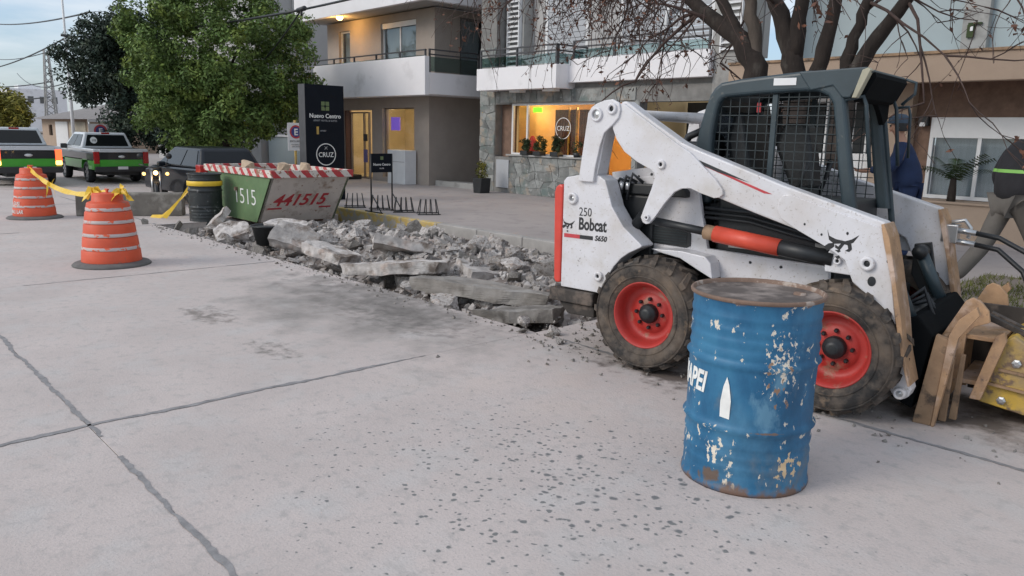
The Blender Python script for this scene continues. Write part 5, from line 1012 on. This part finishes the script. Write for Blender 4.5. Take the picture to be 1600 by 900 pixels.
# ================================================================== TREES
def crown_clumps(c, r, n, lo=.62, bottom=-.8):
    P = []
    while len(P) < n:
        d = Vector((random.gauss(0, 1), random.gauss(0, 1), random.gauss(0, 1))).normalized()
        if d.z < bottom: continue
        k = random.uniform(lo, 1.0)*(1+.34*noise.noise(d*2.3+Vector((c[0], 0, 0)))+.22*noise.noise(d*5))
        P.append((c[0]+d.x*r[0]*k, c[1]+d.y*r[1]*k, c[2]+d.z*r[2]*k))
    return P
def branchy(b, p, tip, r0, r1, n=5, wob=.08):
    P = [];
    for i in range(n+1): s = i/n; q = Vector(p).lerp(Vector(tip), s); q += Vector((random.gauss(0, wob), random.gauss(0, wob), random.gauss(0, wob*.5)))*math.sin(math.pi*s); P.append(tuple(q))
    b.tube(P, [r0+(r1-r0)*i/n for i in range(n+1)], 8); return P
def leafy_tree(name, label, base, cr, rad, n, per, size, m, extra=(), sz=.33, cat='tree'):
    t = thing(name, label, cat, base); c = (cr[0]-base[0], cr[1]-base[1], cr[2]-base[2]); b = MB()
    P = branchy(b, (0, 0, 0), (0, 0, c[2]-rad[2]*.45), .17, .13, 4, .03); top = P[-1]; b.build('trunk', m_bark, t)
    cl = crown_clumps(c, rad, n)
    for e in extra: cl += crown_clumps((e[0]-base[0], e[1]-base[1], e[2]-base[2]), e[3:6], e[6])
    b = MB()
    for q in random.sample(cl, 18): branchy(b, top, q, .07, .012)
    b.build('limbs', m_bark, t); leaves(cl, [random.uniform(.7, 1.25)*sz for _ in cl], per, size, m, 'crown', t, .75); return t
leafy_tree('street_tree', 'large dense green tree with bright leaf clusters beside the black totem sign', (-20.9, 8.6, .13), (-20.8, 8.6, 3.25), (2.4, 2.5, 2.4), 290, 190, .055, m_leaf, [(-19.7, 8.4, 2.2, 1.2, 1.3, 1.1, 55), (-22.6, 8.4, 2.3, 1.5, 1.3, 1.2, 60), (-20.8, 8.2, 1.6, 1.7, 1.4, .8, 50)])
leafy_tree('dark_tree', 'dark blackish green tree standing left behind the large green tree', (-29.6, 8.8, .13), (-29.7, 8.8, 3.45), (2.0, 2.0, 1.5), 190, 150, .065, m_leafd, [(-28.0, 8.9, 1.5, 1.3, 1.3, 1.1, 90), (-28.3, 8.8, 4.4, 1.3, 1.2, 1.0, 60)], .36)
leafy_tree('dark_hedge_tree', 'low black green tree behind the parked cars under the large tree', (-25.5, 9.6, .13), (-25.3, 9.6, 1.6), (1.5, 1.3, 1.0), 90, 120, .065, m_leafd, (), .3)
for x, y, z, r, l in ((-49.5, 8.6, 1.7, 1.5, 'yellow green tree behind the left pickup, nearest the house'), (-54, 8.3, 2.1, 2.0, 'yellow green tree at the left picture edge')): leafy_tree('yellow_tree', l, (x, y, .1), (x, y, z), (r, r, r*.8), 110, 70, .10, m_leafy, (), .45)
# bare multi-stemmed tree behind the skid steer
BT = thing('bare_tree', 'bare many-stemmed tree with dark bark and a few dry brown leaves behind the skid steer', 'tree', (-4.6, 8.3, .1))
O = Vector((-4.6, 8.3, .1)); TW = []
def stem(pts, r0, r1, m=m_bark, name='stem'):
    P = []
    pts = [Vector(p) for p in pts]
    for a, c in zip(pts[:-1], pts[1:]):
        for i in range(4): P.append(a.lerp(c, i/4)+Vector((random.gauss(0, .008),)*3))
    P.append(pts[-1]); n = len(P); b = MB(); b.tube([tuple(p-O) for p in P], [(r0+(r1-r0)*i/(n-1))*(.80+.05*random.uniform(-1, 1)) for i in range(n)], 12); b.build(name, m, BT); return P
stem([(-4.75, 8.3, .08), (-4.9, 8.3, 1.2), (-4.98, 8.3, 1.9)], .27, .20); stem([(-4.4, 8.35, .08), (-4.45, 8.35, 1.2), (-4.5, 8.35, 1.9)], .25, .17); stem([(-4.05, 8.4, .08), (-3.98, 8.4, 1.2), (-4.0, 8.4, 2.0)], .2, .14)
S1 = stem([(-4.98, 8.3, 1.85), (-5.02, 8.3, 2.35), (-5.25, 8.3, 2.68), (-5.95, 8.3, 3.18), (-6.7, 8.2, 3.9), (-7.4, 8.1, 4.4)], .185, .05)
S2 = stem([(-5.2, 8.3, 2.6), (-5.42, 8.32, 2.95), (-5.75, 8.35, 3.4), (-6.1, 8.4, 4.3), (-6.2, 8.3, 5.2)], .10, .04)
S3 = stem([(-5.0, 8.35, 2.2), (-5.08, 8.35, 2.7), (-5.2, 8.35, 3.2), (-5.3, 8.4, 4.2), (-5.5, 8.5, 5.5)], .115, .05, m_barkg)
S4 = stem([(-4.5, 8.35, 1.85), (-4.58, 8.35, 2.4), (-4.72, 8.35, 2.8), (-4.95, 8.35, 3.3), (-5.1, 8.3, 4.5), (-5.2, 8.2, 5.6)], .17, .05)
S5 = stem([(-4.58, 8.35, 2.45), (-4.55, 8.35, 3.0), (-4.5, 8.4, 4.0), (-4.4, 8.5, 5.2)], .12, .05)
S6 = stem([(-4.45, 8.4, 1.9), (-4.28, 8.4, 2.4), (-4.20, 8.4, 2.9), (-4.12, 8.4, 3.5), (-4.0, 8.3, 4.8)], .125, .05)
S7 = stem([(-4.02, 8.4, 1.95), (-4.0, 8.4, 2.4), (-3.88, 8.4, 2.85), (-3.70, 8.4, 3.35), (-3.4, 8.3, 4.6)], .10, .04)
S8 = stem([(-3.98, 8.4, 2.1), (-3.78, 8.4, 2.5), (-3.45, 8.4, 2.95), (-3.1, 8.4, 3.4), (-2.5, 8.3, 4.2)], .115, .045)
tips = []
def grow(p, d, l, r, dep, droop, segs):
    P = [Vector(p)]; d = Vector(d).normalized(); n = 4
    for i in range(n):
        d = (d+Vector((random.gauss(0, .15), random.gauss(0, .15), random.gauss(0, .12)-droop*.8))).normalized(); P.append(P[-1]+d*l/n)
    segs.append((P, r)); 
    if dep == 0: tips.extend(P[1:]); return
    for k in range(random.choice((2, 3, 3))):
        q = random.choice(P[1:]) if k else P[-1]
        grow(q, d*.8+Vector((random.gauss(0, .6), random.gauss(0, .5), random.gauss(0, .5))), l*random.uniform(.55, .85), r*.58, dep-1, droop*1.25, segs)
segs = []
for P, nb, rr in ((S1, 13, .026), (S2, 9, .024), (S3, 6, .022), (S4, 7, .022), (S5, 5, .02), (S6, 6, .02), (S7, 6, .02), (S8, 7, .018)):
    for k in range(nb):
        i = random.randint(len(P)//2, len(P)-1); q = P[i]
        bias = Vector((-1.0, -.1, .1)) if P is S1 or P is S2 else (Vector((.7, -.1, .1)) if P is S8 or P is S7 else Vector((0, 0, .4)))
        grow(q, bias+Vector((random.gauss(0, .5), random.gauss(0, .6), random.gauss(0, .5))), random.uniform(.7, 1.3), rr, 3, .13 if P in (S1, S2) else .05, segs)
# long drooping branches over the balconies
for e in ((-8.4, 8.3, 4.2), (-7.8, 8.6, 3.9), (-9.3, 8.0, 4.5), (-8.8, 8.8, 4.0), (-7.0, 8.2, 3.6), (-9.9, 8.4, 4.3)):
    P = [S1[-4].lerp(Vector(e), s)+Vector((0, 0, .25*math.sin(math.pi*s))) for s in (0, .25, .5, .75, 1)]; segs.append((P, .03))
    for k in range(6): grow(random.choice(P[1:]), (random.gauss(-.25, .5), random.gauss(0, .5), -.55), random.uniform(.5, .95), .013, 2, .16, segs)
b = MB()
for P, r in segs: b.tube([tuple(p-O) for p in P], [max(.0028, r*(1-.15*i)) for i in range(len(P))], 4 if r < .015 else 6, caps=False)
b.build('twigs', m_twig, BT, kind='stuff')
lt = [tuple(p-O) for p in random.sample(tips, min(len(tips), 1500))]
leaves(lt, [.04]*len(lt), 2, .034, m_dead, 'dry_leaves', BT, kind='stuff')
print('tips', len(tips), 'segs', len(segs))

# ================================================================== VEHICLES
def carwheel(parent, x, y, r, w, out, rimm, spokes=6):
    M = Matrix.Translation((x, y, r)) @ Matrix(((1, 0, 0, 0), (0, 0, -out, 0), (0, 1, 0, 0), (0, 0, 0, 1)))
    b = MB(); b.lathe([(r*.64, .02), (r*.70, .0), (r*.93, .0), (r, .03), (r, w-.03), (r*.93, w), (r*.6, w)], 32, M=M); wh = b.build('wheel', m_hose, parent)
    b = MB(); b.lathe([(r*.66, .015), (r*.62, .03), (r*.6, .06), (0, .07)], 28, M=M); b.build('wheel_disc', m_black, wh)
    for k in range(spokes):
        a = 2*math.pi*k/spokes; M2 = M @ Matrix.Rotation(a, 4, 'Z'); b = MB(); b.prism([(0, -.035), (r*.63, -.05), (r*.63, .05), (0, .035)], .02, .045, axis='z', M=M2); b.build('spoke', rimm, wh)
def arch_poly(x0, x1, z0, z1, wheels, r, n=9):
    P = [(x0, z0)]
    for wx in wheels:
        P += [(wx-r, z0)]+[(wx-r*math.cos(math.pi*k/n), z0+(r)*math.sin(math.pi*k/n)*1.0) for k in range(1, n)]+[(wx+r, z0)]
    return P+[(x1, z0), (x1, z1), (x0, z1)]
def frustum(b, x0, x1, X0, X1, w0, w1, z0, z1):
    v = [(x0, -w0, z0), (x1, -w0, z0), (x1, w0, z0), (x0, w0, z0), (X0, -w1, z1), (X1, -w1, z1), (X1, w1, z1), (X0, w1, z1)]
    b.add(v, [(0, 3, 2, 1), (4, 5, 6, 7), (0, 1, 5, 4), (1, 2, 6, 5), (2, 3, 7, 6), (3, 0, 4, 7)]); return v
def facequad(v, idx, u0, u1, w0, w1, off):
    a, c, d, e = [Vector(v[i]) for i in idx]; n = (c-a).cross(e-a).normalized()
    def q(u, w): return tuple((a*(1-u)+c*u)*(1-w)+(e*(1-u)+d*u)*w+n*off)
    b = MB(); b.add([q(u0, w0), q(u1, w0), q(u1, w1), q(u0, w1)]+[tuple(Vector(q(*p))-n*off*.9) for p in ((u0, w0), (u1, w0), (u1, w1), (u0, w1))], [(0, 1, 2, 3), (0, 4, 5, 1), (1, 5, 6, 2), (2, 6, 7, 3), (3, 7, 4, 0)]); return b
m_cw = mat('car_white_paint', (.62, .64, .66), .3, .03, 3, coat=.6); m_cg = mat('car_green_paint', (.06, .36, .03), .35, .08, 3, coat=.5); m_cb = mat('car_black_paint', (.016, .016, .018), .3, .1, 3, coat=.6); m_cdb = mat('car_dark_blue_paint', (.007, .010, .015), .35, .1, 3, coat=.25, spec=.3)
m_cgl = mat('car_glass', (.012, .014, .016), .15, .1, 3, spec=.35); m_tl = mat('tail_lamp_red', (.40, .015, .015), .25, .1, 5, coat=.5); m_pl = mat('plastic_trim', (.03, .03, .032), .6, .1, 6)
m_alloy = mat('alloy', (.45, .45, .46), .35, .1, 6, metal=.8)
def pickup(loc, label, scale, lit, num, rz=math.pi):
    t = thing('pickup_truck', label, 'pickup truck', loc, rz, 'green and white pickup trucks', scale); Wh = .93; wh = (1.2, 4.35)
    def side(poly, m, name, w=Wh, bev=.02): b = MB(); b.prism(poly, -w, w); return b.build(name, m, t, bev, 2)
    side(arch_poly(.06, 5.2, .50, .84, wh, .45)[:-2]+[(5.2, .84), (.0, .84)], m_cg, 'green_body_band', Wh)
    side([(.0, .842), (5.26, .842), (5.22, 1.10), (.01, 1.12)], m_cb, 'black_body_band', Wh+.004)
    side([(.0, 1.122), (1.62, 1.122), (1.62, 1.24), (.015, 1.24)], m_cw, 'bed_rim', Wh, .03); side([(1.62, 1.102), (5.18, 1.102), (5.1, 1.16), (4.2, 1.26), (1.62, 1.24)], m_cw, 'hood', Wh-.01, .03)
    bx('bed_liner', m_pl, t, .08, 1.55, -.8, .8, 1.20, 1.246)
    b = MB(); v = frustum(b, 1.62, 4.15, 1.80, 3.25, .90, .70, 1.235, 1.80); cabn = b.build('cab', m_cw, t, .05, 3)
    facequad(v, (3, 0, 4, 7), .07, .93, .12, .84, .012).build('rear_window', m_cgl, t); facequad(v, (1, 2, 6, 5), .06, .94, .1, .92, .01).build('windshield', m_cgl, t)
    for idx in ((0, 1, 5, 4), (2, 3, 7, 6)):
        fl = idx[0] == 2
        for u0, u1 in ((.08, .42), (.46, .86)):
            if fl: u0, u1 = 1-u1, 1-u0
            facequad(v, idx, u0, u1, .12, .86, .012).build('side_window', m_cgl, t)
    b = MB(); b.box(1.78, 1.86, -.14, .14, 1.74, 1.80); b.build('stop_lamp', m_tl, t)
    bx('tailgate', m_cb, t, -.015, .01, -.72, .72, .862, 1.10); bx('tailgate_stripe', m_cg, t, -.016, .01, -.72, .72, .62, .86); bx('tailgate_lip', m_cw, t, -.02, .02, -.72, .72, 1.125, 1.235)
    b = MB(); b.prism([(-.022, .99), (-.022, 1.02)]+[], 0, 0) if False else b.lathe([(.0, .0), (.11, .0), (.115, .008), (0, .012)], 20, M=Matrix.Translation((-.016, 0, .97)) @ Matrix(((0, 0, -1, 0), (1, 0, 0, 0), (0, .4, 0, 0), (0, 0, 0, 1)))); b.build('emblem', m_alu, t)
    bx('handle', m_pl, t, -.03, -.012, -.12, .12, 1.03, 1.06)
    for s in (-1, 1):
        bx('tail_lamp', m_lr if lit else m_tl, t, -.02, .12, *sorted((s*.74, s*.925)), .80 if lit else .72, 1.14, bevel=.01)
        if lit: bx('indicator_lamp', m_la, t, -.03, .1, *sorted((s*.74, s*.92)), .66, .80, bevel=.03)
        bx('reflector', m_redp, t, -.085, -.065, *sorted((s*.45, s*.88)), .50, .56)
        b = MB(); b.box(3.55, 3.70, *sorted((s*.9, s*1.12)), 1.18, 1.36); b.build('mirror', m_cb, t, .03)
    bx('rear_bumper', m_pl, t, -.09, .16, -.90, .90, .42, .62, bevel=.03); bx('front_bumper', m_pl, t, 5.1, 5.32, -.9, .9, .4, .8, bevel=.05); bx('chassis', m_black, t, .2, 5.0, -.6, .6, .3, .55)
    bx('licence_plate', m_alu, t, -.10, -.091, -.17, .17, .52, .62)
    for x in wh:
        for s in (-1, 1): carwheel(t, x, s*.90, .38, .24, s, m_alloy)
    if num:
        M = Matrix.Translation((1.645, 0, 0)); n = [Vector(v[i]) for i in (3, 0, 4, 7)]
        b = MB(); cc = (n[0]*.78+n[1]*.22)*.5+(n[3]*.78+n[2]*.22)*.5; vv = [(cc.x-.03+.31*.12*math.sin(a), cc.y+.12*math.cos(a), cc.z+.12*math.sin(a)) for a in [2*math.pi*k/20 for k in range(20)]]; b.add(vv, [tuple(range(20))]); b.build('speed_disc', m_whp, t)
        text('lettering', '110', .11, m_blkp, t, face_mx(cc.x-.055, cc.y, cc.z-.04), .001, 0, .002, .9, align='CENTER')
    return t
pickup((-22.9, 6.62, 0), 'green black and white pickup with lamps off, right of the two, with 110 sticker', .745, False, True)
pickup((-22.6, 4.38, 0), 'green black and white pickup with its indicators lit, leftmost in the street', .80, True, False)
t = thing('dark_suv', 'dark blue black hatchback with red tail lamps parked behind the skip', 'car', (-15.12, 6.42, 0), math.pi, None, .745); Wh = .90
wh = (.85, 3.45)
b = MB(); b.prism(arch_poly(.0, 4.35, .30, .62, wh, .40)[:-2]+[(4.4, .6), (4.25, .86), (3.3, .98), (.05, 1.02), (-.02, .6)], -Wh, Wh); b.build('body', m_cdb, t, .05, 3)
b = MB(); v = frustum(b, .10, 3.50, .50, 2.45, .86, .66, 1.0, 1.55); b.build('cabin', m_cdb, t, .10, 4)
facequad(v, (3, 0, 4, 7), .07, .93, .10, .80, .012).build('rear_window', m_cgl, t)
for idx in ((0, 1, 5, 4), (2, 3, 7, 6)):
    for u0, u1 in ((.08, .40), (.43, .80)):
        if idx[0] == 2: u0, u1 = 1-u1, 1-u0
        facequad(v, idx, u0, u1, .12, .86, .012).build('side_window', m_cgl, t)
for s in (-1, 1):
    bx('tail_lamp', m_tl, t, -.02, .30, *sorted((s*.62, s*.912)), .88, 1.13, bevel=.03); bx('reversing_lamp', m_alu, t, -.03, .1, *sorted((s*.66, s*.90)), .70, .86, bevel=.02); bx('mirror', m_cdb, t, 2.6, 2.78, *sorted((s*.86, s*1.05)), .98, 1.12, bevel=.03)
bx('rear_bumper', m_pl, t, -.08, .1, -.86, .86, .30, .56, bevel=.04); bx('licence_plate', m_alu, t, -.03, -.02, -.2, .2, .66, .76)
for x in wh:
    for s in (-1, 1): carwheel(t, x, s*.88, .34, .22, s, m_alloy)
# motorcycle seen head-on beyond the concrete block
t = thing('motorcycle', 'dark motorcycle with lit amber lamps facing the camera beside the hatchback', 'motorcycle', (-16.0, 5.22, 0), R(-18), None, .80)
for x in (0, -1.25):
    M = Matrix.Translation((x, 0, .30)) @ Matrix(((1, 0, 0, 0), (0, 0, 1, 0), (0, 1, 0, 0), (0, 0, 0, 1))); b = MB(); b.lathe([(.23, -.04), (.28, -.05), (.30, 0), (.28, .05), (.23, .04), (.23, -.04)], 28, M=M); w = b.build('wheel', m_hose, t)
    b = MB()
    for k in range(8): a = k*math.pi/4; b.tube([(x, 0, .30), (x+.24*math.cos(a), 0, .30+.24*math.sin(a))], .008, 4)
    b.build('spokes', m_chrome, w)
b = MB(); b.tube([(0, -.09, .30), (-.15, -.09, .85)], .022, 8); b.tube([(0, .09, .30), (-.15, .09, .85)], .022, 8); b.build('fork', m_chrome, t)
b = MB(); b.tube([(-.25, -.36, 1.02), (-.20, -.15, .96), (-.18, 0, .93), (-.20, .15, .96), (-.25, .36, 1.02)], .014, 8); b.build('handlebar', m_black, t)
for s in (-1, 1): b = MB(); b.tube([(-.2, s*.24, .98), (-.2, s*.30, 1.18)], .008, 6); b.lathe([(0, 0), (.07, .0), (.07, .02), (0, .02)], 16, M=Matrix.Translation((-.19, s*.32, 1.22)) @ Matrix.Rotation(R(90), 4, 'Y')); b.build('mirror', m_black, t); b = MB(); b.lathe([(0, .06), (.035, .04), (.04, 0), (0, -.02)], 12, M=Matrix.Translation((-.05, s*.26, .80)) @ Matrix.Rotation(R(90), 4, 'Y')); b.build('indicator', m_la, t)
b = MB(); b.lathe([(0, .05), (.03, .04), (.05, .02), (.055, -.04), (0, -.1)], 18, M=Matrix.Translation((-.04, 0, .82)) @ Matrix.Rotation(R(90), 4, 'Y')); b.build('headlamp', m_lw, t)
b = MB(); b.tube([(-.25, 0, .80), (-.45, 0, .86), (-.7, 0, .80)], [.09, .15, .10], 12); b.build('fuel_tank', m_black, t); b = MB(); b.tube([(-.65, 0, .80), (-1.0, 0, .80), (-1.35, 0, .88)], [.11, .13, .07], 10); b.build('saddle', m_black, t); b = MB(); b.box(-.75, -.35, -.12, .12, .28, .68); b.build('engine', m_black, t, .04); b = MB(); b.prism([(.10, .58), (-.08, .64), (-.22, .60), (-.05, .60)], -.06, .06); b.build('mudguard', m_black, t, .01)

# ================================================================== PEOPLE
def skin_mesh(name, joints, bones, m, parent, sub=2, root=None):
    names = list(joints); me = bpy.data.meshes.new(name); me.from_pydata([joints[k][:3] for k in names], [(names.index(a), names.index(c)) for a, c in bones], [])
    o = bpy.data.objects.new(name, me); COL.objects.link(o); md = o.modifiers.new('s', 'SKIN')
    if not me.skin_vertices: me.skin_vertices and None
    for i, k in enumerate(names):
        sv = me.skin_vertices[0].data[i]; r = joints[k][3]; r2 = joints[k][4] if len(joints[k]) > 4 else r; sv.radius = (r, r2); sv.use_root = (k == (root or names[0]))
    s = o.modifiers.new('u', 'SUBSURF'); s.levels = sub; s.render_levels = sub; bpy.context.view_layer.update()
    n2 = bpy.data.meshes.new_from_object(o.evaluated_get(bpy.context.evaluated_depsgraph_get())); bpy.data.objects.remove(o)
    n2.materials.clear(); n2.materials.append(m); n2.polygons.foreach_set('use_smooth', [True]*len(n2.polygons)); o = bpy.data.objects.new(name, n2); COL.objects.link(o); o.parent = parent; return o
def ensure_skin():
    pass
def hand(J, B, wr, d, side, pre, up=(0, 0, 1)):
    d = Vector(d).normalized(); s = Vector(side).normalized(); w = Vector(wr); J[pre+'palm'] = (*(w+d*.05), .030, .022); B.append((pre+'wrist', pre+'palm')); J[pre+'knuck'] = (*(w+d*.085), .032, .018); B.append((pre+'palm', pre+'knuck'))
    for i, (o_, l) in enumerate(((-.028, .07), (-.010, .08), (.010, .075), (.027, .06))):
        a = w+d*.095+s*o_; n = d.cross(s)
        J[pre+'f%da' % i] = (*a, .009); J[pre+'f%db' % i] = (*(a+d*l*.5+n*.012), .008); J[pre+'f%dc' % i] = (*(a+d*l*.85+n*.035), .007)
        B += [(pre+'knuck', pre+'f%da' % i), (pre+'f%da' % i, pre+'f%db' % i), (pre+'f%db' % i, pre+'f%dc' % i)]
    a = w+d*.035-s*.035; J[pre+'t1'] = (*a, .011); J[pre+'t2'] = (*(a+d*.035-s*.015), .009); B += [(pre+'palm', pre+'t1'), (pre+'t1', pre+'t2')]
def person(label, loc, rz, pose, jm, tm, capm, stripe=False):
    """front is +x in the local frame; pose gives joint positions"""
    t = thing('person', label, 'person', loc, rz); P = pose
    J = {'pel': (*P['pel'], .13, .10), 'bel': (*P['bel'], .13, .10), 'chest': (*P['chest'], .15, .11), 'neckb': (*P['neckb'], .07, .07), 'neck': (*P['neck'], .055, .055), 'jaw': (*P['jaw'], .062, .07), 'head': (*P['head'], .082, .10), 'top': (*P['top'], .055, .07)}
    B = [('pel', 'bel'), ('bel', 'chest'), ('chest', 'neckb'), ('neckb', 'neck'), ('neck', 'jaw'), ('jaw', 'head'), ('head', 'top')]
    fx = Vector(P['head'])-Vector((0, 0, .02)); J['nose'] = (fx.x+.098, fx.y, fx.z-.02, .014); B.append(('head', 'nose'))
    for s in 'lr':
        J[s+'sh'] = (*P[s+'sh'], .062, .062); J[s+'el'] = (*P[s+'el'], .042, .042); J[s+'wrist'] = (*P[s+'wr'], .026, .022); B += [('chest', s+'sh'), (s+'sh', s+'el'), (s+'el', s+'wrist')]
        d = Vector(P[s+'wr'])-Vector(P[s+'el']); hand(J, B, P[s+'wr'], d, Vector((0, 1, 0)) if abs(d.normalized().y) < .7 else Vector((1, 0, 0)), s)
        J[s+'hip'] = (*P[s+'hip'], .09, .09); J[s+'kn'] = (*P[s+'kn'], .06, .06); J[s+'an'] = (*P[s+'an'], .042, .042); J[s+'toe'] = (*P[s+'toe'], .035, .03); B += [('pel', s+'hip'), (s+'hip', s+'kn'), (s+'kn', s+'an'), (s+'an', s+'toe')]
    skin_mesh('body', J, B, m_skin, t, 2, 'pel')
    up = lambda k, r, r2=None: (*P[k], r, r2 or r)
    # jacket
    Jj = {'hem': (P['pel'][0], P['pel'][1], P['pel'][2]-.08, .215, .19), 'bel': up('bel', .215, .19), 'chest': up('chest', .215, .185), 'nb': (P['neckb'][0], P['neckb'][1], P['neckb'][2]-.01, .085, .085)}; Bj = [('hem', 'bel'), ('bel', 'chest'), ('chest', 'nb')]
    for s in 'lr': Jj[s+'sh'] = up(s+'sh', .085); Jj[s+'el'] = up(s+'el', .062); Jj[s+'w'] = (*(Vector(P[s+'el']).lerp(Vector(P[s+'wr']), .93)), .045, .045); Bj += [('chest', s+'sh'), (s+'sh', s+'el'), (s+'el', s+'w')]
    jk = skin_mesh('jacket', Jj, Bj, jm, t, 2, 'hem')
    if stripe:
        for v in jk.data.vertices: pass
        m2 = m_lime; jk.data.materials.append(m2); zc = P['bel'][2]+.10; bm = bmesh.new(); bm.from_mesh(jk.data)
        for z in (zc-.015, zc+.015): bmesh.ops.bisect_plane(bm, geom=bm.verts[:]+bm.edges[:]+bm.faces[:], plane_co=(0, 0, z), plane_no=(0, 0, 1))
        bm.to_mesh(jk.data); bm.free()
        for f in jk.data.polygons:
            c = f.center
            if abs(c.z-zc) < .015: f.material_index = 1
    Jt = {'p': up('pel', .15, .12)}; Bt = []
    for s in 'lr': Jt[s+'h'] = up(s+'hip', .105); Jt[s+'k'] = up(s+'kn', .082); Jt[s+'a'] = (*(Vector(P[s+'kn']).lerp(Vector(P[s+'an']), .96)), .068, .068); Bt += [('p', s+'h'), (s+'h', s+'k'), (s+'k', s+'a')]
    skin_mesh('trousers', Jt, Bt, tm, t, 2, 'p')
    for s in 'lr': a = Vector(P[s+'an']); c = Vector(P[s+'toe']); d = (c-a); skin_mesh('boot', {'h': (*(a-Vector((d.x*.3, d.y*.3, .03))), .065, .055), 'a': (*(a+Vector((0, 0, .06))), .065, .06), 'm': (*a.lerp(c, .6), .062, .050), 't': (*(c+d*.15), .058, .042)}, [('a', 'h'), ('h', 'm'), ('m', 't')], m_black, t, 2, 'a')
    h = Vector(P['head']); b = MB(); b.lathe([(.098, .0), (.104, .03), (.095, .075), (.06, .105), (0, .115)], 20, M=Matrix.Translation((h.x, h.y, h.z+.025)) @ Matrix.Diagonal((1.12, .95, 1, 1))); b.prism([(.0, -.07), (.10, -.06), (.145, -.03), (.145, .03), (.10, .06), (.0, .07)], h.z+.03, h.z+.04, axis='z', M=Matrix.Translation((h.x, h.y, 0))) if capm else None; b.build('cap', capm, t, .003)
    b = MB(); b.lathe([(.088, -.06), (.094, -.02), (.096, .03)], 20, M=Matrix.Translation((h.x-.012, h.y, h.z)), a0=R(75), a1=R(285)); b.build('hair', m_black, t)
    for s in (-1, 1): b = MB(); b.lathe([(0, .006), (.012, .004), (.018, 0), (0, -.006)], 10, M=Matrix.Translation((h.x-.005, h.y+s*.088, h.z-.02)) @ Matrix.Rotation(R(90), 4, 'X') @ Matrix.Diagonal((1, 1.6, 1, 1))); b.build('ear', m_skin, t); b = MB(); b.lathe([(0, .012), (.011, .004), (.012, 0)], 10, M=Matrix.Translation((h.x+.083, h.y+s*.032, h.z)) @ Matrix.Rotation(R(90), 4, 'Y')); b.build('eye', m_black, t)
    b = MB(); b.box(h.x+.078, h.x+.088, h.y-.022, h.y+.022, h.z-.068, h.z-.060); b.build('mouth', m_redp, t, .002)
    return t
walk = dict(pel=(0, 0, .92), bel=(.03, 0, 1.08), chest=(.08, 0, 1.30), neckb=(.14, 0, 1.45), neck=(.17, 0, 1.50), jaw=(.215, 0, 1.56), head=(.225, 0, 1.63), top=(.22, 0, 1.69),
    lsh=(.10, .19, 1.38), lel=(.0, .24, 1.13), lwr=(.10, .22, .92), rsh=(.10, -.19, 1.38), rel=(.07, -.25, 1.12), rwr=(.27, -.22, 1.0),
    lhip=(0, .09, .88), lkn=(-.17, .10, .48), lan=(-.46, .10, .15), ltoe=(-.38, .10, .04), rhip=(0, -.09, .88), rkn=(.22, -.10, .50), ran=(.34, -.10, .10), rtoe=(.48, -.11, .04))
person('person in black jacket with lime reflective stripe, striding at the right edge', (-2.26, 8.36, .135), R(58), walk, m_jack, m_trou, m_capc, True)
stand = dict(pel=(0, 0, .92), bel=(.03, 0, 1.07), chest=(.09, 0, 1.27), neckb=(.12, 0, 1.42), neck=(.14, 0, 1.48), jaw=(.17, 0, 1.55), head=(.17, 0, 1.61), top=(.16, 0, 1.67),
    lsh=(.09, .19, 1.36), lel=(.22, .24, 1.12), lwr=(.45, .18, 1.10), rsh=(.09, -.19, 1.36), rel=(.20, -.25, 1.12), rwr=(.43, -.20, 1.08),
    lhip=(0, .09, .88), lkn=(.02, .11, .48), lan=(-.02, .12, .09), ltoe=(.12, .13, .04), rhip=(0, -.09, .88), rkn=(.04, -.11, .48), ran=(.02, -.12, .09), rtoe=(.16, -.13, .04))
person('person in navy blue work jacket and slate cap standing behind the skid steer cab', (-3.70, 9.62, .13), R(205), stand, m_navy, m_navy, m_capc)
